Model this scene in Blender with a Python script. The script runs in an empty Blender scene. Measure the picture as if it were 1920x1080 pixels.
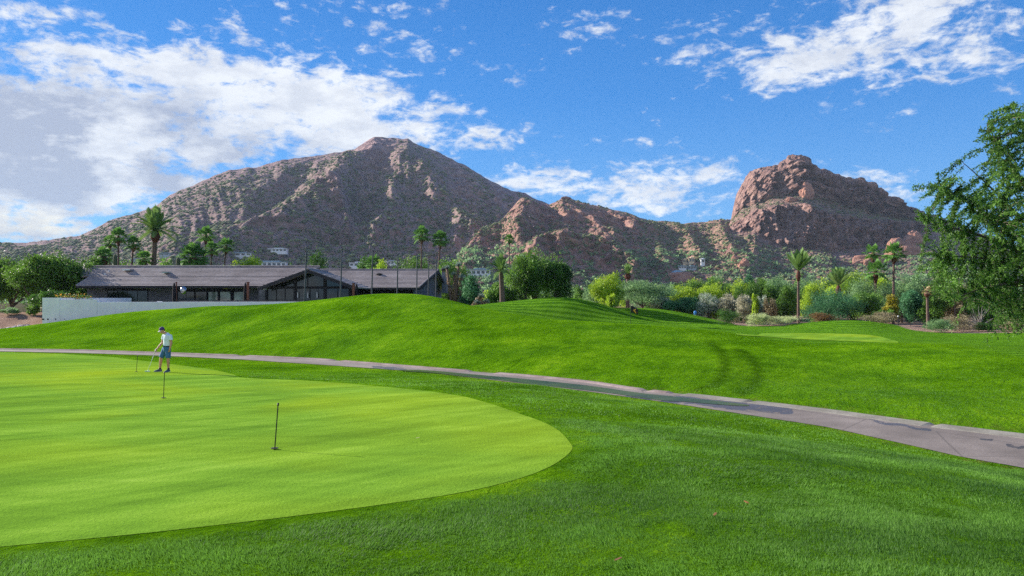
import bpy, math, random
import numpy as np
from mathutils import Vector
from mathutils.geometry import delaunay_2d_cdt

# ---------------------------------------------------------------- basics
random.seed(7)
RNG = np.random.default_rng(11)
C = bpy.context.scene.collection
scene = bpy.context.scene
FOC, HOR, CXP, EYE = 1440.0, 560.0, 960.0, 1.75     # 27 mm lens seen at 1920 px; eye level line; eye height

def W(px, py, d):
    """a measured direction (at 1920x1080) and a distance -> a place in the world"""
    return np.array([(px - CXP) / FOC * d, d, EYE + (HOR - py) / FOC * d])

def col(r, g, b):
    f = lambda c: c / 12.92 if c <= .04045 else ((c + .055) / 1.055) ** 2.4
    return (f(r / 255.), f(g / 255.), f(b / 255.), 1)

def tag(o, label=None, cat=None, group=None, kind=None):
    if label: o['label'] = label
    if cat: o['category'] = cat
    if group: o['group'] = group
    if kind: o['kind'] = kind
    return o

def empty(name, loc, label, cat, group=None):
    o = bpy.data.objects.new(name, None); C.objects.link(o)
    o.location = tuple(float(v) for v in loc); o.empty_display_size = .2
    return tag(o, label, cat, group)

def mesh_np(name, V, faces, mat, parent=None, smooth=False, attrs=None, origin=None):
    """V (n,3); faces = list of arrays (m,k) of equal-length index rows"""
    V = np.asarray(V, dtype=np.float32)
    if origin is not None: V = V - np.asarray(origin, dtype=np.float32)
    me = bpy.data.meshes.new(name)
    me.vertices.add(len(V)); me.vertices.foreach_set('co', V.ravel())
    if not isinstance(faces, list): faces = [faces]
    faces = [np.asarray(f, dtype=np.int32) for f in faces if len(f)]
    tot = sum(f.size for f in faces); nf = sum(len(f) for f in faces)
    me.loops.add(tot); me.polygons.add(nf)
    me.loops.foreach_set('vertex_index', np.concatenate([f.ravel() for f in faces]))
    st = []; c = 0
    for f in faces:
        st.append(c + np.arange(len(f)) * f.shape[1]); c += f.size
    me.polygons.foreach_set('loop_start', np.concatenate(st).astype(np.int32))
    if smooth: me.polygons.foreach_set('use_smooth', np.ones(nf, dtype=bool))
    for k, a in (attrs or {}).items():
        at = me.attributes.new(k, 'FLOAT', 'POINT'); at.data.foreach_set('value', np.asarray(a, dtype=np.float32))
    me.update(calc_edges=True); me.validate()
    if mat is not None: me.materials.append(mat)
    o = bpy.data.objects.new(name, me); C.objects.link(o)
    if parent is not None: o.parent = parent
    if origin is not None and parent is None: o.location = tuple(float(v) for v in origin)
    return o

class MB:
    """collects simple shapes, then links them as one mesh"""
    def __init__(s): s.v = []; s.f = []; s.n = 0
    def add(s, V, F):
        V = np.asarray(V, float); s.v.append(V)
        for f in F: s.f.append([i + s.n for i in f])
        s.n += len(V); return s
    def box(s, a, b, rot=0, piv=None):
        x0, y0, z0 = a; x1, y1, z1 = b
        V = np.array([(x0,y0,z0),(x1,y0,z0),(x1,y1,z0),(x0,y1,z0),(x0,y0,z1),(x1,y0,z1),(x1,y1,z1),(x0,y1,z1)], float)
        if rot:
            p = np.array(piv if piv is not None else [(x0+x1)/2,(y0+y1)/2,0]); c, sn = math.cos(rot), math.sin(rot)
            q = V - p; V = np.stack([q[:,0]*c - q[:,1]*sn, q[:,0]*sn + q[:,1]*c, q[:,2]], 1) + p
        return s.add(V, [(3,2,1,0),(4,5,6,7),(0,1,5,4),(1,2,6,5),(2,3,7,6),(3,0,4,7)])
    def prism(s, bottom, top):
        n = len(bottom)
        F = [tuple(range(n))[::-1], tuple(range(n, 2*n))] + [(i, (i+1) % n, n+(i+1) % n, n+i) for i in range(n)]
        return s.add(list(bottom) + list(top), F)
    def tube(s, pts, rad, k=8, cap=True, axis=None, rad2=None):
        P = [np.asarray(p, float) for p in pts]; n = len(P); V = []
        rad = list(rad) if hasattr(rad, '__len__') else [rad]*n
        rb = rad if rad2 is None else (list(rad2) if hasattr(rad2, '__len__') else [rad2]*n)
        pu = None
        for i in range(n):
            t = P[min(i+1, n-1)] - P[max(i-1, 0)]; t = t / (np.linalg.norm(t) + 1e-9)
            if axis is not None: ref = np.asarray(axis, float)
            else: ref = pu if pu is not None else (np.array([1., 0, 0]) if abs(t[0]) < .9 else np.array([0, 1., 0]))
            u = ref - t * np.dot(ref, t); u /= (np.linalg.norm(u) + 1e-9); w = np.cross(t, u); pu = u
            for j in range(k):
                a = 2*math.pi*j/k; V.append(P[i] + u*math.cos(a)*rad[i] + w*math.sin(a)*rb[i])
        F = [(i*k+j, i*k+(j+1) % k, (i+1)*k+(j+1) % k, (i+1)*k+j) for i in range(n-1) for j in range(k)]
        if cap: F += [tuple(range(k))[::-1], tuple((n-1)*k+j for j in range(k))]
        return s.add(V, F)
    def ball(s, c, r, ns=10, nr=7, rot=None):
        r = np.array([r]*3 if np.isscalar(r) else r, float); V = [[0,0,-1]]
        for i in range(1, nr):
            ph = -math.pi/2 + math.pi*i/nr
            for j in range(ns): V.append([math.cos(ph)*math.cos(2*math.pi*j/ns), math.cos(ph)*math.sin(2*math.pi*j/ns), math.sin(ph)])
        V.append([0,0,1]); V = np.array(V)*r
        if rot is not None: V = V @ np.array(rot).T
        V = V + np.asarray(c, float); L = 1+(nr-1)*ns
        F = [(0, 1+(j+1) % ns, 1+j) for j in range(ns)]
        for i in range(nr-2):
            for j in range(ns):
                a = 1+i*ns; F.append((a+j, a+(j+1) % ns, a+ns+(j+1) % ns, a+ns+j))
        a = 1+(nr-2)*ns; F += [(a+j, a+(j+1) % ns, L) for j in range(ns)]
        return s.add(V, F)
    def build(s, name, mat, parent=None, smooth=False, origin=None):
        V = np.concatenate(s.v); 
        if origin is not None: V = V - np.asarray(origin, float)
        me = bpy.data.meshes.new(name); me.from_pydata(V.tolist(), [], s.f); me.update()
        if smooth: me.polygons.foreach_set('use_smooth', np.ones(len(me.polygons), dtype=bool))
        if mat is not None: me.materials.append(mat)
        o = bpy.data.objects.new(name, me); C.objects.link(o)
        if parent is not None: o.parent = parent
        if origin is not None and parent is None: o.location = tuple(float(v) for v in origin)
        return o

# ---------------------------------------------------------------- numpy noise
_perm = {}
def _P(seed):
    if seed not in _perm: _perm[seed] = np.tile(np.random.default_rng(seed).permutation(256), 3)
    return _perm[seed]
_G = np.array([(1,1,0),(-1,1,0),(1,-1,0),(-1,-1,0),(1,0,1),(-1,0,1),(1,0,-1),(-1,0,-1),(0,1,1),(0,-1,1),(0,1,-1),(0,-1,-1),(1,1,0),(-1,1,0),(0,-1,1),(0,-1,-1)], float)
def perlin(x, y, z=0., seed=1):
    x, y, z = np.broadcast_arrays(np.asarray(x, float), np.asarray(y, float), np.asarray(z, float))
    p = _P(seed); xi = np.floor(x).astype(int); yi = np.floor(y).astype(int); zi = np.floor(z).astype(int)
    fx, fy, fz = x-xi, y-yi, z-zi
    u, v, w = [f*f*f*(f*(f*6-15)+10) for f in (fx, fy, fz)]
    xi &= 255; yi &= 255; zi &= 255
    def g(a, b, c):
        h = p[p[p[(xi+a) & 255]+((yi+b) & 255)]+((zi+c) & 255)] & 15
        q = _G[h]; return q[..., 0]*(fx-a)+q[..., 1]*(fy-b)+q[..., 2]*(fz-c)
    l = lambda a, b, t: a+(b-a)*t
    return l(l(l(g(0,0,0), g(1,0,0), u), l(g(0,1,0), g(1,1,0), u), v), l(l(g(0,0,1), g(1,0,1), u), l(g(0,1,1), g(1,1,1), u), v), w)
def fbm(x, y, z=0., o=4, seed=1, ridge=False):
    s = 0; a = 1; f = 1; n = 0
    for i in range(o):
        v = perlin(x*f, y*f, z*f, seed+i)
        if ridge: v = 1-2*np.abs(v)*1.4
        s = s+a*v; n += a; a *= .5; f *= 2.03
    return s/n
def sstep(a, b, x):
    t = np.clip((x-a)/(b-a), 0, 1); return t*t*(3-2*t)
def polydist(X, Y, pts):
    d = np.full(np.shape(X), 1e9)
    for (ax, ay), (bx, by) in zip(pts[:-1], pts[1:]):
        vx, vy = bx-ax, by-ay; t = np.clip(((X-ax)*vx+(Y-ay)*vy)/(vx*vx+vy*vy), 0, 1)
        d = np.minimum(d, np.hypot(X-ax-t*vx, Y-ay-t*vy))
    return d
def inpoly(X, Y, poly):
    r = np.zeros(np.shape(X), bool); n = len(poly)
    for i in range(n):
        x0, y0 = poly[i]; x1, y1 = poly[(i+1) % n]
        if y0 == y1: continue
        c = ((y0 > Y) != (y1 > Y)) & (X < (x1-x0)*(Y-y0)/(y1-y0)+x0); r ^= c
    return r
def smooth_closed(pts, n=6, closed=True):
    P = [np.array(p, float) for p in pts]; out = []; m = len(P)
    for i in range(m if closed else m-1):
        g = (lambda k: P[k % m]) if closed else (lambda k: P[min(max(k, 0), m-1)])
        a, b, c_, d = g(i-1), g(i), g(i+1), g(i+2)
        for j in range(n):
            t = j/n; out.append(.5*((2*b)+(-a+c_)*t+(2*a-5*b+4*c_-d)*t*t+(-a+3*b-3*c_+d)*t**3))
    if not closed: out.append(P[-1])
    return out

# ---------------------------------------------------------------- materials
def newmat(name):
    m = bpy.data.materials.new(name); m.use_nodes = True; nt = m.node_tree
    return m, nt, nt.nodes['Principled BSDF']
class NB:
    def __init__(s, nt): s.nt = nt
    def n(s, t, **kw):
        x = s.nt.nodes.new(t)
        for k, v in kw.items():
            if k.startswith('i_'): x.inputs[int(k[2:]) if k[2:].isdigit() else k[2:].replace('_', ' ')].default_value = v
            else: setattr(x, k, v)
        return x
    def l(s, a, b): s.nt.links.new(a, b)
    def math(s, op, a, b=None, c=None, clamp=False):
        x = s.nt.nodes.new('ShaderNodeMath'); x.operation = op; x.use_clamp = clamp
        for i, v in enumerate((a, b, c)):
            if v is None: continue
            if isinstance(v, (int, float)): x.inputs[i].default_value = v
            else: s.l(v, x.inputs[i])
        return x.outputs[0]
    def noise(s, vec, scale, detail=4, rough=.5, sc=None, dist=0):
        if sc is not None:
            m = s.n('ShaderNodeMapping'); m.inputs['Scale'].default_value = sc; s.l(vec, m.inputs[0]); vec = m.outputs[0]
        x = s.n('ShaderNodeTexNoise'); x.inputs['Scale'].default_value = scale; x.inputs['Detail'].default_value = detail
        x.inputs['Roughness'].default_value = rough; x.inputs['Distortion'].default_value = dist; s.l(vec, x.inputs['Vector'])
        return x.outputs['Fac']
    def ramp(s, fac, stops):
        r = s.n('ShaderNodeValToRGB'); e = r.color_ramp.elements
        while len(e) < len(stops): e.new(.5)
        for i, (p, c) in enumerate(stops):
            e[i].position = p; e[i].color = c if hasattr(c, '__len__') else (c, c, c, 1)
        s.l(fac, r.inputs[0]); return r.outputs[0]
    def mix(s, fac, a, b, mode='MIX'):
        x = s.n('ShaderNodeMix'); x.data_type = 'RGBA'; x.blend_type = mode
        for i, v in ((0, fac), (6, a), (7, b)):
            if isinstance(v, (int, float)): x.inputs[i].default_value = v
            elif isinstance(v, (tuple, list)): x.inputs[i].default_value = v
            else: s.l(v, x.inputs[i])
        return x.outputs[2]
    def bump(s, h, strength, dist, normal=None):
        x = s.n('ShaderNodeBump'); x.inputs['Strength'].default_value = strength; x.inputs['Distance'].default_value = dist
        s.l(h, x.inputs['Height'])
        if normal is not None: s.l(normal, x.inputs['Normal'])
        return x.outputs[0]
    def attr(s, name):
        x = s.n('ShaderNodeAttribute'); x.attribute_name = name; return x.outputs['Fac']
    def pos(s): return s.n('ShaderNodeNewGeometry').outputs['Position']
    def obj(s): return s.n('ShaderNodeTexCoord').outputs['Object']

def simple(name, c, rough=.7, metal=0, var=.12, scale=8, bump=0, spec=.3):
    m, nt, b = newmat(name); k = NB(nt); p = k.obj()
    f = k.noise(p, scale, 4)
    d = tuple(v*(1-var*2) for v in c[:3])+(1,); e = tuple(min(1, v*(1+var*2)) for v in c[:3])+(1,)
    nt.links.new(k.ramp(f, [(.25, d), (.75, e)]), b.inputs['Base Color'])
    b.inputs['Roughness'].default_value = rough; b.inputs['Metallic'].default_value = metal
    b.inputs['Specular IOR Level'].default_value = spec
    if bump: nt.links.new(k.bump(k.noise(p, scale*4, 4), .5, bump), b.inputs['Normal'])
    return m

def leafmat(name, dark, light, trans=.35, rough=.55):
    m, nt, b = newmat(name); k = NB(nt)
    v = k.attr('var'); c = k.ramp(v, [(.05, dark), (.95, light)])
    nt.links.new(c, b.inputs['Base Color']); b.inputs['Roughness'].default_value = rough
    b.inputs['Specular IOR Level'].default_value = .25
    t = k.n('ShaderNodeBsdfTranslucent'); tc = k.mix(.5, c, light); k.l(tc, t.inputs[0])
    mx = k.n('ShaderNodeMixShader'); mx.inputs[0].default_value = trans
    k.l(b.outputs[0], mx.inputs[1]); k.l(t.outputs[0], mx.inputs[2]); k.l(mx.outputs[0], nt.nodes['Material Output'].inputs[0])
    return m

# ---------------------------------------------------------------- camera, sun, sky
cam = bpy.data.cameras.new('camera'); cam.lens = 27; cam.sensor_width = 36; cam.clip_end = 20000; cam.clip_start = .05
co = bpy.data.objects.new('camera', cam); C.objects.link(co); co.location = (0, 0, EYE)
co.rotation_euler = (math.radians(90), 0, 0); cam.shift_y = (HOR-540)/1920.
scene.camera = co
SUN_AZ = math.radians(-62)        # from +Y towards +X; the sun stands left and beyond
SUN_EL = math.radians(22)
sdir = np.array([math.sin(SUN_AZ)*math.cos(SUN_EL), math.cos(SUN_AZ)*math.cos(SUN_EL), math.sin(SUN_EL)])
sl = bpy.data.lights.new('sun', 'SUN'); sl.energy = 5.0; sl.specular_factor = .6; sl.angle = math.radians(.6); sl.color = (1, .93, .82)
so = bpy.data.objects.new('sun', sl); C.objects.link(so); so.location = (-60, 40, 60)
so.rotation_euler = Vector(sdir.tolist()).to_track_quat('Z', 'Y').to_euler()
scene.view_settings.view_transform = 'Standard'; scene.view_settings.look = 'None'
scene.view_settings.exposure = 1.12; scene.view_settings.gamma = 1
scene.cycles.use_denoising = False
scene.cycles.max_bounces = 6; scene.cycles.transparent_max_bounces = 6
scene.cycles.sample_clamp_indirect = 6

def build_world():
    w = bpy.data.worlds.new('World'); scene.world = w; w.use_nodes = True; nt = w.node_tree; k = NB(nt)
    bg = nt.nodes['Background']
    sky = k.n('ShaderNodeTexSky'); sky.sky_type = 'NISHITA'; sky.sun_disc = False
    sky.sun_elevation = SUN_EL; sky.sun_rotation = SUN_AZ; sky.dust_density = .6; sky.ozone_density = 3.0; sky.air_density = 1.0; sky.altitude = 400
    tc = k.n('ShaderNodeTexCoord').outputs['Generated']
    sp = k.n('ShaderNodeSeparateXYZ'); k.l(tc, sp.inputs[0]); X, Y, Z = sp.outputs
    az = k.math('ARCTAN2', X, Y); el = k.math('ARCSINE', Z)
    # clouds: patches given as azimuth/elevation ellipses, broken up by noise that flattens towards the horizon
    def ell(lst):
        tot = None
        for (px, py, rx, ry, wt) in lst:
            a = math.atan((px-CXP)/FOC); e = math.atan((HOR-py)/FOC*math.cos(a)); ra = rx/FOC*math.cos(a)**2; re = ry/FOC
            u = k.math('MULTIPLY', k.math('SUBTRACT', az, a), 1/ra); v = k.math('MULTIPLY', k.math('SUBTRACT', el, e), 1/re)
            q = k.math('ADD', k.math('MULTIPLY', u, u), k.math('MULTIPLY', v, v))
            g = k.math('MULTIPLY', k.math('EXPONENT', k.math('MULTIPLY', q, -.9)), wt)
            tot = g if tot is None else k.math('ADD', tot, g)
        return tot
    cloud = ell([(520,165,230,60,1.05),(690,185,110,44,.85),(300,125,190,30,.75),(560,255,240,50,.75),(260,260,260,90,.95),(60,270,230,110,1.25),
                 (880,255,170,24,.8),(120,350,240,40,.5),(60,425,150,26,.85),(130,365,100,14,.7),(410,292,60,14,.5),(340,355,60,12,.6),
                 (1650,50,230,52,.9),(1480,115,100,30,.75),(1850,95,130,45,.85),(1290,95,70,22,.65),(1720,10,200,30,.4),
                 (1080,335,180,30,.95),(1200,375,120,28,.8),(1370,330,110,32,.75),(980,355,80,20,.5),(1240,395,60,12,.5),
                 (1440,170,70,20,.6),(1565,200,45,12,.62),(1700,210,60,9,.55),(1620,330,90,14,.65),(1720,352,90,18,.7),(1725,313,30,8,.5),(1610,245,25,9,.45),
                 (40,20,60,14,.5),(170,25,70,18,.55),(150,95,90,8,.5),(235,55,60,8,.35),(350,44,60,6,.35),(500,40,20,8,.35),(560,22,30,12,.35),(650,40,14,8,.4),(1050,60,110,60,.30),(930,120,60,30,.3),(420,40,330,40,.28),(750,60,200,50,.28),(1240,40,120,40,.3),(1560,160,220,60,.25),(880,210,60,8,.4),(20,60,60,40,.4)])
    cloud = k.math('ADD', cloud, k.math('MULTIPLY', k.math('MULTIPLY', k.math('SUBTRACT', k.math('MULTIPLY', Y, -1), .1), 2.5, clamp=True), 1.0))   # unseen broken cloud added behind the viewer for neutral fill light
    cv = k.n('ShaderNodeCombineXYZ'); k.l(k.math('MULTIPLY', az, 1.0), cv.inputs[0]); k.l(k.math('MULTIPLY', el, 2.1), cv.inputs[1])
    v = cv.outputs[0]
    n1 = k.noise(v, 8.0, 14, .68, dist=.5); n2 = k.noise(v, 30.0, 8, .65, dist=.3); n3 = k.noise(v, 2.2, 3, .5)
    f = k.math('ADD', k.math('MULTIPLY', k.math('SUBTRACT', n1, .5), 3.6), k.math('MULTIPLY', k.math('SUBTRACT', n2, .5), 3.0))
    dens = k.math('ADD', k.math('MULTIPLY', cloud, 1.0), f)
    mp = k.n('ShaderNodeMapRange'); mp.interpolation_type = 'SMOOTHSTEP'; mp.inputs[1].default_value = .42; mp.inputs[2].default_value = 1.35
    k.l(dens, mp.inputs[0]); al = mp.outputs[0]
    # self-shading: grey undersides where the layer is thick, mostly in the low left bank
    shade = ell([(40,290,340,130,1.25),(330,300,260,60,.55),(120,220,200,60,.5),(650,300,200,40,.25),(1640,80,240,60,.18)])
    sh = k.math('MULTIPLY', shade, k.ramp(k.noise(v, 9.0, 6, .6), [(.38, 1.), (.60, .1)]), clamp=True)
    sh = k.math('ADD', sh, k.math('MULTIPLY', k.ramp(k.noise(v, 16.0, 8, .65), [(.42, 0.), (.62, 1.)]), .42), clamp=True)
    warm = ell([(60,430,200,40,.8)])
    wc = k.mix(k.math('MULTIPLY', warm, 1, clamp=True), (.93,.96,1.0,1), (1.0,.93,.74,1))
    cc = k.mix(sh, wc, (.44,.49,.62,1))
    hs = k.n('ShaderNodeHueSaturation'); hs.inputs['Saturation'].default_value = 1.16; hs.inputs['Value'].default_value = 1.0; k.l(sky.outputs[0], hs.inputs['Color'])
    tint = k.mix(1.0, hs.outputs[0], (.33,.70,1.06,1), 'MULTIPLY')
    grad = k.ramp(k.math('MULTIPLY', el, 2.2), [(.0, (.58,1.65,3.1,1)), (.25, (.36,1.30,2.9,1)), (.55, (.11,.88,2.5,1)), (1.0, (.05,.60,1.95,1))])
    tint = k.mix(.80, tint, grad)
    ck = k.mix(1.0, cc, (4.0,4.0,4.0,1), 'MULTIPLY')
    out = k.mix(k.math('MULTIPLY', al, .95), tint, ck)
    k.l(out, bg.inputs[0]); bg.inputs[1].default_value = .12
build_world()
def build_haze():
    m = bpy.data.materials.new('air_haze'); m.use_nodes = True; nt = m.node_tree; nt.nodes.clear()
    o = nt.nodes.new('ShaderNodeOutputMaterial'); v = nt.nodes.new('ShaderNodeVolumePrincipled')
    v.inputs['Color'].default_value = (.62, .80, 1.0, 1); v.inputs['Density'].default_value = .00005; v.inputs['Anisotropy'].default_value = .0
    nt.links.new(v.outputs[0], o.inputs['Volume'])
    hz_ = MB().box((-3900, -120, -8.), (3900, 4300, 520)).build('haze', m); tag(hz_, 'thin blue air haze over the whole desert valley', 'haze', kind='stuff')
build_haze()
# ---------------------------------------------------------------- terrain
PZ = -1.6
FARE = [(-700,649.5),(-300,651),(0,655),(150,657),(300,662),(450,667),(600,674),(700,682),(800,690),(900,698),(1000,706),(1100,716),(1220,734),(1300,741),(1400,752),(1560,771),(1750,797),(1920,817),(2150,852),(2500,915),(3200,1010)]
NEARE = [(-700,653),(-300,654.5),(0,659),(150,662),(300,667),(450,674),(600,684),(730,693),(800,698.5),(900,710),(1000,722),(1100,734),(1250,755),(1400,778),(1550,801),(1700,834),(1800,857),(1920,878),(2150,930),(2500,1010),(3200,1140)]
def path_edges(px):
    f = np.interp(px, *zip(*FARE)); n = np.interp(px, *zip(*NEARE)); k = (EYE-PZ)*FOC
    return k/(f-HOR), k/(n-HOR)           # far y, near y
ctrl = []
def cp(px, py, d): w = W(px, py, d); ctrl.append(tuple(w))
def cw(x, y, z): ctrl.append((x, y, z))
for px in (-700,-300,0,150,300,450,600,730,850,950,1050,1150,1250,1350,1450,1560,1700,1850,1980,2200,2500):
    fy, ny = path_edges(px)
    for y in (fy, ny): cw((px-CXP)/FOC*y, y, PZ)
    cw((px-CXP)/FOC*(fy+1.2), fy+1.2, PZ+.13)
# practice green plane falling away from the camera, level towards the path
for (x, y) in [(0,0),(-6,0),(-14,2),(-25,5),(0,-10),(-15,-10),(15,-12),(-4,6),(-12,8),(-22,12),(-2,12),(-9,14),(-18,20),(-4,20),(-10,24),(1,18),(-14,31),(-22,30),(-34,28)]:
    cw(x, y, -.039*y)
for (x, y, z) in [(-20,37,-1.40),(-28,41,-1.43),(-36,42,-1.45),(-12,34,-1.42),(-8,29,-1.22),(-2,26,-1.1),(1,27,-1.3),(-4,31,-1.42),(3,5,-.22),(6,7,-.55),(3,10,-.42),(9,9,-1.0),(4,17,-.95),(6,20,-1.3),(7,14,-1.1),(9,4,-.7),(14,6,-1.45),(20,-6,-1.6),(30,4,-1.4),(-60,10,-.6),(-60,40,-1.4),(40,15,-1.0),(30,25,-.8)]:
    cw(x, y, z)
# the long mound behind the path
for (px, py, d) in [(-400,632,70),(-200,626,70),(0,618,70),(100,605,69.3),(170,595,68.5),(235,586.5,68),(300,580,67),(400,574,66),(480,572,65.5),(560,566,64),(620,560,63),(680,553,62.5),(740,550.5,62),(800,554,61.5),(860,566.5,60),(888,574,59.5),(929,582,58),(985,592,56.5),(1040,599,54.5),(1110,603,52.5),(1165,606,51.5),(1249,612,51),(1356,622,50)]:
    cp(px, py, d)
    z = W(px, py, d)[2]
    if px < 1300:
        cw((px-CXP)/FOC*(d+6), d+6, z-.9 if 500 < px < 900 else min(z-.75, .2))
for (px, z, d) in [(0,-1.4,60),(200,-.85,58),(400,-.35,56),(560,.05,54),(680,.35,53),(760,.42,52),(840,.3,50),(930,-.05,48),(1040,-.35,46),(1150,-.62,44),(1260,-.85,42),
                   (300,-1.2,51),(560,-.9,47),(740,-.75,44.5),(880,-.85,41),(1020,-1.02,38),(1150,-1.15,36),(1280,-1.2,34),(1390,-1.12,36),(1400,-.85,44)]:
    cw((px-CXP)/FOC*d, d, z)
# hollow and ridge on the right
for (px, py, d) in [(1442,637,47.5),(1527,643,46),(1650,643.5,45.5),(1783,646,44.5),(1847,658,39),(1920,672,34.5),(2050,690,31),(2250,715,28)]:
    cp(px, py, d)
for (px, z, d) in [(1500,-1.3,34),(1620,-1.42,32),(1750,-1.45,27),(1900,-1.38,25),(1900,-1.2,29),(1500,-1.42,28),(2100,-1.3,24)]:
    cw((px-CXP)/FOC*d, d, z)
for (px, z, d) in [(1420,-1.5,62),(1530,-1.5,58),(1530,-1.5,68),(1650,-1.5,60),(1650,-1.5,68),(1760,-1.55,58),(1860,-1.5,52),(1980,-1.4,46),(1800,-1.62,68),(1900,-1.6,62),(2100,-1.5,50)]:
    cw((px-CXP)/FOC*d, d, z)
for (px, py, d) in [(1404,613,86),(1469,613,84),(1513,608,84),(1558,603,84),(1602,601.5,84),(1640,604,84),(1677,613,82),(1719,622,78),(1826,626,74),(1920,625,73),(2100,625,72)]:
    cp(px, py, d)
# middle mound (second) and the dark mound beyond it
for (px, py, d) in [(904,574.5,80),(950,566,83),(1007,560,85),(1065,558,85),(1110,566,85),(1151,577,84),(1193,591,82),(1249,609,76),(1290,618,68)]:
    cp(px, py, d)
for (px, z, d) in [(940,.15,70),(1000,-.2,73),(1050,-.55,73.5),(1100,-.8,74),(1150,-.9,74),(1200,-.95,70),(1250,-1.0,62),(1060,1.0,79),(1120,.45,79),(1000,1.0,79),(1330,-1.3,66)]:
    cw((px-CXP)/FOC*d, d, z)
for (px, py, d) in [(1120,576,106),(1160,577.5,106),(1207,577.5,106),(1249,581,106),(1290,588,105),(1324,596,102),(1369,608,95)]:
    cp(px, py, d)
for (px, z, d) in [(1160,-.6,94),(1220,-1.0,96),(1280,-1.45,95),(1300,-1.5,88),(1240,-1.5,88),(1380,-1.55,80)]:
    cw((px-CXP)/FOC*d, d, z)
# beyond
for (px, z, d) in [(-500,-1.3,90),(-150,-1.1,80),(-100,-1.2,100),(30,-1.15,76),(60,-1.1,80),(20,.15,88),(80,.1,92),(150,.3,90),(250,.4,84),(350,.4,80),(500,.4,80),(500,.4,92),(650,.3,84),(800,.2,90),(900,-.2,95),(1000,-.1,100),(1080,-.5,110),
                   (1000,-1.5,120),(700,-1,125),(300,-1,125),(1200,-1.55,120),(1350,-1.6,108),(1450,-1.62,95),(1600,-1.65,98),(1750,-1.62,88),(1900,-1.6,84),(2100,-1.6,84),(1500,-1.7,128),(1900,-1.7,128),(-400,-1.2,128),(2500,-1.5,80),(2800,-1.4,50),(2500,-1.3,36),(-900,-1.2,60)]:
    cw((px-CXP)/FOC*d, d, z)
ctrl = np.array(ctrl)
def _tps_fit(c, sm=.0):
    S = 20.; p = c[:, :2]/S; n = len(p); r2 = ((p[:, None]-p[None])**2).sum(-1)+1e-12
    K = .5*r2*np.log(r2)+np.eye(n)*sm; Q = np.c_[np.ones(n), p]
    A = np.zeros((n+3, n+3)); A[:n, :n] = K; A[:n, n:] = Q; A[n:, :n] = Q.T
    b = np.zeros(n+3); b[:n] = c[:, 2]; return p, np.linalg.lstsq(A, b, rcond=None)[0], S
_tp, _tw, _tS = _tps_fit(ctrl, .0006)
def h_raw(x, y):
    x = np.asarray(x, float).ravel()/_tS; y = np.asarray(y, float).ravel()/_tS; out = np.empty(len(x))
    for i in range(0, len(x), 8000):
        a, b = x[i:i+8000], y[i:i+8000]
        r2 = (a[:, None]-_tp[None, :, 0])**2+(b[:, None]-_tp[None, :, 1])**2+1e-12
        out[i:i+8000] = (.5*r2*np.log(r2))@_tw[:-3]+_tw[-3]+_tw[-2]*a+_tw[-1]*b
    return out
def path_s(x, y):
    """how far (metres, along the line of sight) a point lies outside the path band; negative inside"""
    yy = np.maximum(y, 4.); px = CXP+FOC*x/yy; px = np.where(y < 4., np.where(x > 0, 3200, 0), px)
    fy, ny = path_edges(np.clip(px, -700, 3200)); return np.maximum(yy-fy, ny-yy)
def H(x, y):
    x = np.asarray(x, float); sh = x.shape; y = np.broadcast_to(np.asarray(y, float), sh)
    xf, yf = x.ravel(), y.ravel(); z = np.full(len(xf), -1.6)
    m = (np.abs(xf) < 150) & (yf > -40) & (yf < 170)
    if m.any():
        w = sstep(170, 130, yf[m])*sstep(150, 90, np.abs(xf[m]))*sstep(-40, -15, yf[m])
        zz = np.clip(h_raw(xf[m], yf[m]), -3, 3.2); z[m] = -1.6+(zz+1.6)*w
    s = path_s(xf, yf); w = 1-sstep(.05, .9, s); w = np.where((yf > 8) & (yf < 60), w, 0)
    z = z*(1-w)+PZ*w
    return z.reshape(sh)
def cast(pts, t0=3., t1=130.):
    """where lines of sight meet the ground"""
    pts = np.array(pts, float); t = np.arange(t0, t1, .2); out = []
    for px, py in pts:
        x = (px-CXP)/FOC*t; z = EYE+(HOR-py)/FOC*t; g = H(x, t); i = np.where(z <= g)[0]
        if len(i) == 0: out.append((x[-1], t[-1], g[-1])); continue
        i = i[0]
        if i == 0: out.append((x[0], t[0], g[0])); continue
        a = z[i-1]-g[i-1]; b = g[i]-z[i]; q = t[i-1]+.2*a/(a+b+1e-9); xx = (px-CXP)/FOC*q
        out.append((xx, q, float(H(np.array([xx]), np.array([q]))[0])))
    return np.array(out)
def hz(x, y): return float(H(np.array([x]), np.array([y]))[0])

# practice green outline
GO = [(-200,657.5),(0,660.5),(100,663),(157,666),(220,670.5),(330,684),(393,692),(432,701),(452,708),(500,711),(573,714),(640,718),(716,725),(802,733),(860,742),(928,760),(997,784),(1043,806),(1070,832),(1069,848),(1031,875),(974,898),(860,924),(716,947),(573,967),(401,987),(229,1007),(0,1027),(-250,1046)]
g_w = cast(GO)[:, :2]
gl = [(-34,12),(-44,22),(-50,34)]
GREEN = np.array(smooth_closed([tuple(p) for p in g_w]+[(-13,3.8),(-26,6),(-38,16),(-46,30),(-44,41)], 6))
F2 = cast([(1385,627.5),(1430,626.5),(1500,625.5),(1570,626),(1630,629),(1668,637),(1680,643),(1640,646),(1560,647),(1500,646),(1440,638)], 50.)[:, :2]
cen = F2.mean(0)
GREEN2 = np.array(smooth_closed([tuple(cen+(p-cen)*1.03) for p in F2], 5))

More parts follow.
